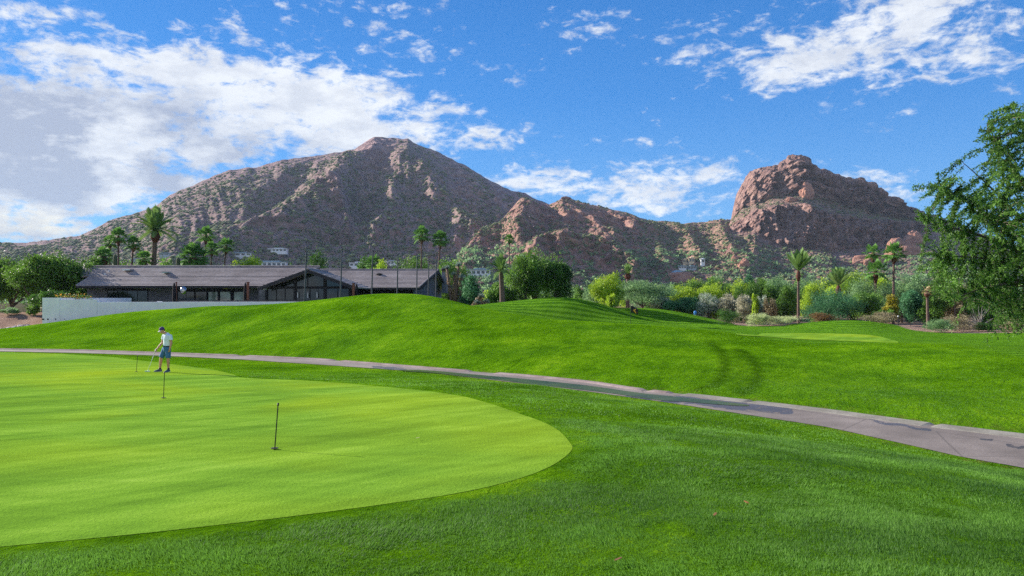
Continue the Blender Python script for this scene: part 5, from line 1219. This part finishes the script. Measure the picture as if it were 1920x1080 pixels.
date_palm(291, 433, 52, 125, 'tall dark date palm towering over the left clubhouse roof', tpx=286, el0=88, el1=2, nf=46, droop=.45, trunk_r=.42, seed=3)
fan_palm(222, 441, 20, 132, 'tall fan palm, taller of the two left of the date palm'); fan_palm(206, 453, 17, 134, 'shorter fan palm at the left of the cluster', tpx=205); fan_palm(250, 455, 18, 130, 'fan palm with leaning trunk left of the date palm', tpx=244)
fan_palm(194, 479, 22, 122, 'squat fan palm low at the left end of the roof', thick=1.5, leaves=30, trunk_r=.25); fan_palm(270, 483, 19, 124, 'squat fan palm right beside the date palm trunk', thick=1.5); fan_palm(386, 438, 20, 135, 'highest of the slim palms above the left wing', tpx=382)
fan_palm(397, 464, 17, 132, 'slim palm between its taller and its right neighbour', tpx=393); fan_palm(424, 459, 19, 130, 'slim palm at the right end of its trio', tpx=417); fan_palm(363, 478, 32, 118, 'broad squat fan palm above the left wing', thick=1.7, leaves=40, trunk_r=.28, skirt=.8)
fan_palm(791, 438, 20, 145, 'left tall palm of the pair behind the right wing', tpx=789); fan_palm(826, 447, 20, 143, 'right tall palm of the pair behind the right wing', tpx=819); fan_palm(955, 447, 11, 190, 'lone small palm above the ragged palm')
fan_palm(1637, 472, 20, 112, 'windblown fan palm, left of the pair before the pink rocks', tpx=1641, leaves=16, seed=4); fan_palm(1676, 472, 24, 106, 'fuller fan palm, right of the pair before the pink rocks', tpx=1675, leaves=28, skirt=.2)
date_palm(1497, 509, 44, 92, 'slender palm with upswept fronds in the right hedge', el0=86, el1=48, nf=26, sweep=.22, trunk_r=.16, droop=.15, seed=8); date_palm(1572, 537, 40, 104, 'short palm with upswept fronds behind the feathery bush', el0=84, el1=42, nf=26, droop=.15, trunk_r=.2, seed=9)
date_palm(1177, 514, 22, 122, 'small stout palm behind the palo verde', el0=80, el1=20, nf=20, droop=.5, trunk_r=.30, seed=10, tpx=1177)
date_palm(939, 507, 36, 87, 'ragged palm with a thick bare trunk left of the weeping tree', tpx=942, el0=88, el1=-5, nf=30, droop=.5, trunk_r=.28, seed=12, boot=False)
fan_palm(700, 492, 20, 138, 'dark low palm behind the third net pole', thick=1.3); fan_palm(1083, 546, 9, 150, 'tiny palm below the rocky ridge, left'); fan_palm(1108, 540, 11, 150, 'tiny palm with a thick trunk below the rocky ridge'); fan_palm(1642, 506, 26, 108, 'low palm crown half sunk in the grey olive', leaves=20, skirt=0)
fan_palm(1738, 545, 13, 84, 'bare trunked palm with drooping dead fronds in the right hedge', tpx=1740, leaves=9, skirt=1.2, green='straw', trunk_r=.16)
date_palm(1790, 560, 30, 87, 'low palm sapling in the hedge under the mesquite', el0=80, el1=10, nf=14, trunk_r=.1, seed=20, boot=False)
# saguaros
M_cactus = simple('saguaro_green', (.055,.075,.04), .8, var=.2, scale=10)
for px, top, lab in ((216, 477, 'dark saguaro column left of the leaning palm'), (334, 482, 'saguaro column left of the broad squat palm')):
    d = 116; z0 = -1.; h = EYE+(HOR-top)/FOC*d-z0; mb = MB(); V = []; K = 24
    zs = list(np.linspace(0, h*.93, 12))+[h*.965, h*.99, h]; rs = [.27]*12+[.24, .15, .02]
    for z, r_ in zip(zs, rs):
        for j in range(K): a = 2*math.pi*j/K; q = r_*(1+(.09 if j % 2 else -.09)); V.append((q*math.cos(a), q*math.sin(a), z))
    o = mb.add(V, [(i*K+j, i*K+(j+1) % K, (i+1)*K+(j+1) % K, (i+1)*K+j) for i in range(len(zs)-1) for j in range(K)]).build('saguaro', M_cactus, None, True); o.location = (X_(px, d), d, z0); tag(o, lab, 'cactus', 'saguaros behind the clubhouse')
# shaggy tree yucca
def yucca(px, d, heads, lab):
    g = hz(X_(px, d), d); b = np.array([X_(px, d), d, g]); r = empty('tree_yucca', b, lab, 'yucca'); rng = np.random.default_rng(int(px)); mb = MB(); V = []; va = []; V2 = []; va2 = []
    for (hx, hy, rp, bx) in heads:
        t = W(hx, hy, d+rng.uniform(-.5, .5))-b; s0 = np.array([X_(bx, d)-b[0], 0, 0]); mid = (t+s0)/2+np.array([rng.uniform(-.15, .15), 0, .1]); mb.tube([s0-[0,0,.2], mid, t], [.20, .17, .13], 8)
        R = rp*d/FOC; n = 150; dirs = rng.normal(size=(n, 3)); dirs[:, 2] = np.abs(dirs[:, 2])*.9-.15; dirs /= np.linalg.norm(dirs, axis=1)[:, None]
        side = np.cross(dirs, rng.normal(size=(n, 3))); side /= np.linalg.norm(side, axis=1)[:, None]; L = R*rng.uniform(.7, 1.1, n)[:, None]; w_ = R*.06
        V.append(np.stack([t-side*w_, t+side*w_, t+dirs*L], 1).reshape(-1, 3)); va.append(np.repeat(rng.random(n), 3))
        m = 160; tt = rng.uniform(.35, .98, m)[:, None]; c0 = s0+(t-s0)*tt; dd = rng.normal(size=(m, 3)); dd[:, 2] = -1.6; dd /= np.linalg.norm(dd, axis=1)[:, None]; side = np.cross(dd, rng.normal(size=(m, 3))); side /= np.linalg.norm(side, axis=1)[:, None]
        c0 = c0+rng.normal(size=(m, 3))*.13; V2.append(np.stack([c0-side*.04, c0+side*.04, c0+dd*R*.8], 1).reshape(-1, 3)); va2.append(np.repeat(rng.random(m), 3))
    mb.build('trunk', M_palmbark, r, True)
    V = np.concatenate(V); mesh_np('leaf_rosettes', V, np.arange(len(V)).reshape(-1, 3), M_agave, r, attrs={'var': np.concatenate(va)})
    V = np.concatenate(V2); mesh_np('dead_leaves', V, np.arange(len(V)).reshape(-1, 3), LM['straw'], r, attrs={'var': np.concatenate(va2)})
yucca(855, 94, [(838,503,9,850),(860,498,9,854),(852,515,8,852),(866,520,9,864),(846,540,8,858),(880,530,8,868)], 'shaggy pale headed tree yucca beside the clubhouse end wall')
yucca(895, 88, [(902,556,9,884),(912,566,8,886),(895,568,9,884),(905,572,7,890)], 'fallen leaning yucca trunk with blue grey rosettes behind the mound saddle')

# ---------------------------------------------------------------- the big mesquite on the right
def mesquite():
    d0 = 46.; b = np.array([X_(2040, d0), d0, hz(X_(2040, d0), d0)]); r = empty('mesquite_tree', b, 'large feathery mesquite tree filling the right edge of the picture', 'tree'); rng = np.random.default_rng(99)
    bnd = [(188,1874),(205,1850),(240,1842),(262,1826),(300,1800),(325,1752),(345,1712),(372,1742),(400,1712),(425,1756),(450,1728),(480,1722),(510,1718),(545,1730),(575,1745),(600,1800),(612,1850)]
    left = lambda py: np.interp(py, *zip(*bnd))
    mb = MB(); tr = [(0,0,-.2),(-.2,0,1.2),(-.5,.1,2.6)]; mb.tube(tr, [.42,.33,.27], 10)
    limbs = []
    ends = [(1760,352,0),(1800,300,1),(1850,235,-1),(1900,200,1),(1740,420,-1),(1765,480,.5),(1790,560,-1.5),(1850,420,-2),(1960,180,0),(2060,160,1),(2180,230,0),(2250,350,-1),(2280,480,1),(1880,330,2),(1930,480,-2.5),(2080,420,-2),(2180,540,0),(1840,540,2),(1750,520,2),(1980,300,-2),(1905,420,2.5),(1990,560,-2)]
    for (px, py, dy) in ends:
        e = W(px, py, d0+dy*1.2)-b; s0 = np.array([-.5,.1,2.2+rng.random()*.5]); m1 = s0+(e-s0)*.35+np.array([0, 0, .12*abs(e[0])+.2]); m2 = s0+(e-s0)*.7+np.array([rng.uniform(-.2,.2), rng.uniform(-.2,.2), .10*abs(e[0])])
        pts = smooth_closed([s0, m1, m2, e], 5, False); mb.tube(pts, list(np.linspace(.15, .012, len(pts))), 6); limbs += [(p, i/len(pts)) for i, p in enumerate(pts) if i > 5]
    LP = np.array([p for p, _ in limbs])
    # twigs reach towards points spread through the crown, thinner outward
    n = 3500; py = rng.uniform(186, 612, n*3); px = left(py)+rng.random(n*3)**1.25*(2200-left(py)); keep = (py > 185+0*px) & (((px-2040)/270)**2+((py-400)/235)**2 < 1.55); px, py = px[keep][:n], py[keep][:n]
    n = len(px); inner = np.clip((px-left(py))/170, 0, 1); keep = (rng.random(n) < .16+.84*inner) & ((py < 560) | (px > 1860) | (rng.random(n) < .25)); px, py, inner = px[keep], py[keep], inner[keep]; n = len(px)
    dd = d0+rng.normal(0, 2.6, n)*(.25+.75*inner); Cs = []; Ds = []; vv = []; tw = MB()
    for i in range(n):
        T = W(px[i], py[i], dd[i])-b; j = np.argmin(((LP-T)**2).sum(1)); S = LP[j]; v = T-S; L = np.linalg.norm(v)
        if L > 1.9: S = T-v/L*1.9; v = T-S; L = 1.9
        if L < .4: v = v/(L+1e-6)*.7; L = .7; T = S+v
        sag = np.array([0, 0, -.12*L*L*rng.uniform(.3, 1.6)]); P = [S+v*t+sag*t*t for t in np.linspace(0, 1.15, 6)]
        tw.tube(P, [.016,.013,.011,.008,.006,.003], 3, cap=False)
        base_v = np.clip(rng.normal(.45, .25), 0, 1)
        K = int(44+26*rng.random())
        t = rng.uniform(.15, 1.18, K); q = S+v[None]*t[:, None]+sag[None]*(t*t)[:, None]
        # pinnate sprays hang a little off the twig
        off = rng.normal(size=(K, 3)); off[:, 2] -= .55; off /= np.linalg.norm(off, axis=1)[:, None]; M_ = 2
        for h_ in range(M_):
            Cs.append(q+off*(.05+.11*h_)*rng.uniform(.6, 1.3, (K, 1))); Ds.append(off); vv.append(np.clip(base_v+rng.normal(0, .15, K), 0, 1))
    Cs = np.concatenate(Cs); Ds = np.concatenate(Ds); vv = np.concatenate(vv)
    V = leaf_quads(Cs, rng.uniform(.045, .11, len(Cs)), rng, .36, dirs=Ds)
    mesh_np('crown', V, np.arange(len(V)).reshape(-1, 4), LM['mesq'], r, attrs={'var': np.repeat(vv, 4)})
    t = mb.build('trunk', M_bark, r, True); tw.build('twigs', M_bark, t)
mesquite()
# bare branches in the hedge
bb = empty('bare_shrub', (X_(1835, 81), 81, -1.6), 'pale leafless shrub branches in front of the right hedge', 'shrub'); mb = MB(); rg = np.random.default_rng(3)
for i in range(26):
    a = rg.uniform(-1.1, .9); L = rg.uniform(1.4, 3.0); p = [np.array([0,0,.1])+np.array([math.sin(a)*L*t*1.1, rg.uniform(-.3,.3)*t, math.cos(a)*L*t+.1*math.sin(5*t)]) for t in np.linspace(0, 1, 5)]; mb.tube(p, [.035,.028,.02,.014,.006], 4)
mb.build('branches', simple('pale_dead_wood', (.38,.33,.30), .9), bb)
# ---------------------------------------------------------------- small things on the course
M_blackpaint = simple('black_plastic', (.012,.012,.014), .45); M_cup = simple('hole_shadow_cup', (.02,.02,.02), .9)
def pin(pb, tb, d, lab):
    b = np.array([X_(pb[0], d), d, 0.]); b[2] = hz(b[0], d)+.022; t = W(tb[0], tb[1], d)
    r = empty('practice_pin', b, lab, 'practice pin', 'short black pins on the putting green'); T = t-b; T = T
    MB().tube([(0,0,-.03), tuple(T*.98)], .0085, 10).build('rod', M_blackpaint, r); MB().tube([(0,0,.001),(0,0,.009)], [.055,.052], 24).build('cup_shadow_disc', M_cup, r)  # solid black disc on the turf paints the shade inside the hole
    MB().ball(tuple(T), (.016,.016,.014), 12, 8).tube([tuple(T*.955), tuple(T*.985)], .014, 10).build('knob', M_blackpaint, r, True)
def dplane(py, d0=11):
    return cast([(0, py)])[0]
for pb, tb, lab in (((515,843.5),(521.5,757),'short black practice pin nearest the camera'), ((306.5,747.5),(308.5,697.5),'short black practice pin in front of the golfer'), ((255.5,698),(258,666.5),'short black practice pin left of the golfer, farthest')):
    c = cast([pb])[0]; pin(pb, tb, float(c[1]), lab)
# flag on the far green
d = 71.5; b = np.array([X_(1182.5, d), d, hz(X_(1182.5, d), d)]); r = empty('flagstick', b, 'black flagstick with a black flag bearing an orange diamond', 'golf flag')
top = EYE+(HOR-573)/FOC*d-b[2]; MB().tube([(0,0,-.1),(.03,0,top)], .018, 8).build('stick', M_blackpaint, r)
fv = []; fw, fh = .66, .62
for j in range(7):
    for i in range(9):
        u = i/8; v = j/6; fv.append((.03+u*fw, .07*math.sin(u*5+v)*u, top-v*fh*(1-.15*u)-.30*u*u-.08*u))
flag = MB().add(fv, [(j*9+i, j*9+i+1, (j+1)*9+i+1, (j+1)*9+i) for j in range(6) for i in range(8)]).build('flag', M_blackpaint, r, True); sm = flag.modifiers.new('thickness', 'SOLIDIFY'); sm.thickness = .006
def on_flag(u, v): return (.03+u*fw, .07*math.sin(u*5+v)*u-.014, top-v*fh*(1-.15*u)-.30*u*u-.08*u)
M_or = simple('orange_print', (.75,.36,.03), .7, var=.03)
MB().add([on_flag(.62,.22), on_flag(.97,.55), on_flag(.62,.98), on_flag(.26,.62), on_flag(.62,.6)], [(4,0,3),(4,3,2),(4,2,1),(4,1,0)]).build('diamond_emblem', M_or, flag)
e = [tuple(np.array(on_flag(.62+.10*math.cos(a)*(1 if k % 2 else .8), .58+.13*math.sin(a)))-[0,.006,0]) for k, a in enumerate(np.linspace(0, 2*math.pi, 9)[:-1])]
MB().add(e, [tuple(range(8))[::-1]]).build('emblem_mark', M_blackpaint, flag)
# blue ball washer
d = 103.; x = X_(1303.5, d); g = hz(x, d); r = empty('ball_washer', (x, d, g), 'small bright blue ball washer on a post beyond the dark mound', 'ball washer'); zt_ = EYE+(HOR-583)/FOC*d-g
MB().tube([(0,0,0),(0,0,zt_-.4)], .04, 8).build('post', M_white, r); MB().ball((0,0,zt_-.2), (.22,.18,.22), 12, 8).box((-.14,-.12,zt_-.5),(.14,.12,zt_-.25)).build('housing', simple('blue_plastic', (.06,.25,.62), .4), r, True)
# small black-and-white marker lamp
d = 84.; x = X_(1684, d); g = hz(x, d); r = empty('path_marker', (x, d, g), 'small dark marker post with a pale cap by the sandy path', 'marker post')
MB().tube([(0,0,0),(0,0,.95)], .05, 8).build('post', M_dark, r); MB().tube([(0,0,.95),(0,0,1.1)], [.07,.05], 8).build('cap', M_white, r)
# river rocks at the left
def rocks():
    rg = np.random.default_rng(12); V = []; F = []; k = 0; base = MB().ball((0,0,0), 1, 7, 5); bv = base.v[0]; bf = base.f; va = []
    vs = []; fs = {3: [], 4: []}
    for i in range(420):
        px = rg.uniform(-60, 66); d = rg.uniform(71.9, 77.5) if px < 55 else rg.uniform(71.9, 74); x = X_(px, d); z = float(gz_fast(np.array([x]), np.array([d]))[0]); s = rg.uniform(.10, .26)
        P = bv*(1+.35*(rg.random((len(bv), 1))-.5))*np.array([1.2, 1, .75])*s; a = rg.uniform(0, 6.28); P = np.c_[P[:, 0]*math.cos(a)-P[:, 1]*math.sin(a), P[:, 0]*math.sin(a)+P[:, 1]*math.cos(a), P[:, 2]]+[x, d, z+s*.3]
        vs.append(P); va.append(np.full(len(P), rg.random()))
        for f in bf: fs[len(f)].append([q+k for q in f])
        k += len(P)
    m = leafmat('river_rock', (.13,.10,.10,1), (.50,.44,.46,1), .0, .8)
    tag(mesh_np('river_rocks', np.concatenate(vs), [np.array(fs[3]), np.array(fs[4])], m, attrs={'var': np.concatenate(va)}), 'bank of purple grey river rocks at the left edge of the mound', 'rocks', kind='stuff')
rocks()
# fallen leaves
for (px, py, c, lab) in ((1341, 971, (.20,.09,.035), 'curled orange fallen leaf on the rough, right of centre'), (1159, 1057, (.16,.07,.03), 'small red brown fallen leaf near the bottom edge'), (1400, 948, (.38,.16,.05), 'tiny dry leaf on the right rough'), (783, 825, (.42,.36,.20), 'small pale divot mark on the putting green')):
    c_ = cast([(px, py)])[0]; o = MB().add([(-.035,0,.0),(-.01,-.014,.008),(.03,-.006,.014),(.038,.004,.016),(.02,.014,.012),(-.015,.014,.006)], [(0,1,2,3,4,5)]).build('fallen_leaf', simple('leaf_litter', c, .8)); o.location = (c_[0], c_[1], c_[2]+.028); o.rotation_euler = (0, 0, random.random()*3)
    sd = o.modifiers.new('thickness', 'SOLIDIFY'); sd.thickness = .002; tag(o, lab, 'leaf' if py != 825 else 'divot', 'fallen leaves' if py != 825 else None)

# ---------------------------------------------------------------- the golfer
def golfer():
    fp = cast([(308.9, 698.5)])[0]; fx, fy = float(fp[0]), float(fp[1]); fz = float(gz_fast(np.array([fx]), np.array([fy]))[0])+.022
    s = fy/31.2; S = .00241*s
    r = empty('person', (fx, fy, fz), 'man in pale blue shirt, blue shorts and purple cap holding a putter on the green', 'person')
    q = lambda zx, zy, y=0.: np.array([(zx-440)*S, y, (886-zy)*S])
    skin = simple('skin', (.62,.30,.19), .55, var=.05); shirt = simple('pale_blue_polo', (.70,.76,.86), .85, var=.06, scale=5); shorts = simple('blue_shorts', (.06,.16,.31), .85, var=.08, scale=5)
    belt = simple('dark_belt', (.02,.02,.04), .6); capm = simple('purple_cap', (.10,.05,.17), .8); pale = simple('pale_cap_trim', (.70,.62,.60), .8); shoe = simple('grey_blue_shoe', (.07,.10,.14), .7); sole = simple('white_sole', (.6,.62,.62), .7); hair = simple('dark_hair', (.03,.018,.012), .8)
    lat = np.array([.80,-.60,0]); fwd = np.array([-.60,-.80,0])
    def tor(mb, pts, ra, rb, k=16): mb.tube(pts, ra, k, axis=lat, rad2=rb)
    def fuse(mb, name, mat, vox, parent=r, sm=4):
        o = mb.build(name, mat, parent, True); m = o.modifiers.new('skin', 'REMESH'); m.mode = 'VOXEL'; m.voxel_size = vox; m.use_smooth_shade = True
        m2 = o.modifiers.new('soften', 'SMOOTH'); m2.factor = .5; m2.iterations = sm; return o
    # joints (pixels of an enlarged view of him)
    Ls, Le, Lw = q(556,283,-.12), q(578,400,-.14), q(562,492,-.20); Rs, Re, Rw = q(408,283,.10), q(392,400,.02), q(330,500,-.12)
    Lh, Rh = q(505,500,-.06), q(436,500,.06); Lk, La = q(516,668,-.10), q(516,832,-.07); Rk, Ra = q(378,662,.0), q(354,832,.03)
    neck = q(462,238,-.02); pel = q(478,480,0); chest = q(482,330,0); waist = q(478,440,0); head = q(418,190,-.10)
    mb = MB()
    tor(mb, [q(476,540,0), pel, waist, q(482,380,0), chest, q(482,285,0), q(474,255,0)], [.15,.165,.155,.165,.175,.165,.09], [.115,.125,.115,.115,.12,.105,.07])
    mb.tube([q(470,262,-.01), q(455,238,-.03), q(440,215,-.06)], [.062,.056,.055], 12)
    # head: tilted down, looking at the ball
    hd = np.array([-.55,-.72,-.42]); hd /= np.linalg.norm(hd); hs = lat-hd*np.dot(lat, hd); hs /= np.linalg.norm(hs); hu = np.cross(hs, hd); hu *= np.sign(hu[2])
    H3 = lambda f, s_, u: head+hd*f+hs*s_+hu*u
    R3 = np.stack([hd, hs, hu], 1)
    mb.ball(H3(0,0,.03), (.098,.078,.105), 16, 12, R3); mb.ball(H3(.035,0,-.055), (.062,.056,.062), 12, 10, R3)
    mb.tube([H3(.088,0,.012), H3(.118,0,-.022)], [.010,.017], 8); mb.ball(H3(.092,0,-.062), (.014,.024,.010), 8, 6, R3)
    for e in (-1, 1): mb.ball(H3(-.005,e*.078,-.005), (.018,.010,.030), 8, 6, R3); mb.ball(H3(.082,e*.030,.016), (.014,.014,.010), 8, 6, R3)
    for sh, el, wr in ((Ls, Le, Lw), (Rs, Re, Rw)): mb.tube([q(480,290,0)*.35+sh*.65, sh, (sh+el)/2, el, el*.6+wr*.4, wr], [.058,.058,.050,.042,.041,.028], 12)
    for hp, kn, an in ((Lh, Lk, La), (Rh, Rk, Ra)): mb.tube([hp, hp*.5+kn*.5, kn, kn*.7+an*.3, kn*.35+an*.65, an, an-[0,0,.05]], [.098,.085,.060,.062,.048,.038,.045], 14)
    # hands
    def hand(w, dirn, palm_n, grip):
        dirn = dirn/np.linalg.norm(dirn); sd = np.cross(dirn, palm_n); sd /= np.linalg.norm(sd); pn = np.cross(sd, dirn)
        mb.tube([w, w+dirn*.035, w+dirn*.085], [.026,.040,.040], 10, axis=sd, rad2=[.021,.017,.015])
        for i, L in enumerate((.066,.075,.070,.056)):
            b = w+dirn*.082+sd*(.029-.0195*i); c1, c2, c3 = (.5,.95,1.3) if not grip else (1.0,1.9,2.6)
            p = [b]
            for c, fr in ((c1*.5,.42),(c2*.75,.33),(c3*.85,.25)): p.append(p[-1]+(dirn*math.cos(c)+pn*math.sin(c))*L*fr)
            mb.tube(p, [.0092,.0088,.0080,.0065], 7)
        b = w+dirn*.03+sd*.034; mb.tube([b, b+(dirn*.7+sd*.5+pn*.3)*.035, b+(dirn*.9+sd*.25+pn*.6)*.062], [.012,.010,.0075], 7)
    hand(Lw, q(556,545,-.22)-Lw, np.array([-.8,.3,0]), False); hand(Rw, q(308,540,-.15)-Rw, np.array([-.2,-.6,-.75]), True)
    fuse(mb, 'body', skin, .0065, sm=2)
    # shirt with sleeves and collar
    mb = MB(); tor(mb, [q(478,462,0), q(478,430,0), q(482,385,0), q(483,330,0), q(482,285,0), q(470,252,0), q(466,243,-.01)], [.178,.180,.185,.196,.188,.12,.08], [.135,.135,.135,.140,.125,.09,.075], 20)
    for sh, el in ((Ls, Le), (Rs, Re)): mb.tube([q(480,292,0)*.5+sh*.5, sh+[0,0,.004], sh*.55+el*.45, sh*.42+el*.58], [.080,.078,.073,.074], 14)
    o = fuse(mb, 'shirt', shirt, .010)
    MB().tube([q(463,250,-.01), q(458,236,-.025)], [.078,.070], 16, cap=False).build('collar', shirt, o, True)
    MB().tube([q(448,252,-.10), q(448,300,-.135), q(450,345,-.145)], .007, 6).build('placket', simple('shirt_placket', (.30,.46,.66), .8), o)
    # shorts
    mb = MB(); tor(mb, [q(478,452,0), q(478,480,0), q(474,530,0), q(472,560,0)], [.168,.182,.178,.15], [.130,.140,.135,.12], 20)
    mb.tube([Lh+[0,0,.02], (Lh+Lk)/2, Lk+[0,0,.035]], [.112,.108,.098], 16); mb.tube([Rh+[0,0,.02], (Rh+Rk)/2, Rk+[0,0,.035]], [.112,.108,.098], 16)
    o = fuse(mb, 'shorts', shorts, .010)
    mb = MB(); tor(mb, [q(478,461,0), q(478,446,0)], [.184,.182], [.142,.140], 24); mb.build('belt', belt, r, True)
    # cap
    mb = MB(); V = []; F = []; n = 20; rr = [(.106,.087,.0),(.106,.087,.035),(.095,.078,.075),(.065,.055,.105),(.02,.018,.118)]
    for (a, b_, u) in rr:
        for j in range(n): t = 2*math.pi*j/n; V.append(H3(a*math.cos(t)-.004, b_*math.sin(t), u+.035))
    F = [(i*n+j, i*n+(j+1) % n, (i+1)*n+(j+1) % n, (i+1)*n+j) for i in range(4) for j in range(n)]+[tuple(4*n+j for j in range(n))]
    cap = mb.add(V, F).build('cap', capm, r, True); cap.modifiers.new('thickness', 'SOLIDIFY').thickness = .005
    V = []; m_ = 11
    for j in range(m_):
        t = math.radians(-62+124*j/(m_-1)); V += [H3(.100*math.cos(t), .085*math.sin(t), .042), H3(.100*math.cos(t)+.082*math.cos(t*.8)**.5, .088*math.sin(t)*.95, .026-.012*abs(math.sin(t)))]
    br = MB().add(V, [(2*j, 2*j+2, 2*j+3, 2*j+1) for j in range(m_-1)]).build('cap_brim', pale, cap, True); br.modifiers.new('thickness', 'SOLIDIFY').thickness = .006
    MB().ball(H3(-.045,0,.01), (.062,.080,.055), 12, 8, R3).build('hair', hair, r, True)
    # shoes and socks
    for an, toe in ((La, q(492,884,-.30)-q(516,884,-.07)), (Ra, q(250,880,-.10)-q(354,880,.03))):
        t = toe/np.linalg.norm(toe); t[2] = 0; t /= np.linalg.norm(t); g = np.array([an[0], an[1], 0]); sd = np.cross(t, [0,0,1.])
        MB().tube([an+[0,0,.03], an+[0,0,-.03]], [.046,.048], 12).build('sock', belt, r, True)
        sh_ = MB().tube([g-t*.075+[0,0,.045], g-t*.04+[0,0,.055], g+t*.06+[0,0,.056], g+t*.14+[0,0,.042], g+t*.20+[0,0,.030], g+t*.225+[0,0,.026]], [.030,.040,.045,.050,.040,.015], 14, axis=sd, rad2=[.035,.050,.046,.034,.022,.012]).build('shoe', shoe, r, True)
        MB().tube([g-t*.08+[0,0,.010], g+t*.05+[0,0,.010], g+t*.15+[0,0,.010], g+t*.225+[0,0,.012]], [.034,.043,.050,.022], 12, axis=sd, rad2=.010).build('sole', sole, sh_)
    # putter: its own thing, gripped in the right hand
    gp = Rw+(q(308,540,-.15)-Rw)/np.linalg.norm(q(308,540,-.15)-Rw)*.088+np.array([-.012,-.022,-.02]); hd_ = q(148,872,.04); hd_[2] = .03; dirp = (gp-hd_)/np.linalg.norm(gp-hd_)
    org = np.array([fx, fy, fz])+np.array([hd_[0], hd_[1], 0]); pr = empty('putter', org, 'white putter held in the right hand of the golfer, head on the green', 'putter'); L = lambda v: np.asarray(v)-np.array([hd_[0], hd_[1], 0])
    wh = simple('white_enamel', (.80,.82,.84), .35, var=.03)
    MB().tube([L(hd_), L(gp-dirp*.10)], .0085, 10).build('shaft', wh, pr, True); MB().tube([L(gp-dirp*.12), L(gp+dirp*.13)], [.012,.0155], 12).build('grip', wh, pr, True)
    hdm = MB(); c0 = L(hd_); hdm.box((c0[0]-.115, c0[1]-.03, .004), (c0[0]+.035, c0[1]+.03, .034)); o = hdm.build('head', simple('pale_teal_head', (.50,.72,.70), .4), pr); bv = o.modifiers.new('bevel', 'BEVEL'); bv.width = .008; bv.segments = 3
    bx, by = (org[0]+.09*s, org[1]-.05); o = MB().ball((0,0,.0214), .0214, 16, 12).build('golf_ball', M_white, None, True); o.location = (float(bx), float(by), fz); tag(o, 'white golf ball on the green beside the putter head', 'golf ball')
golfer()
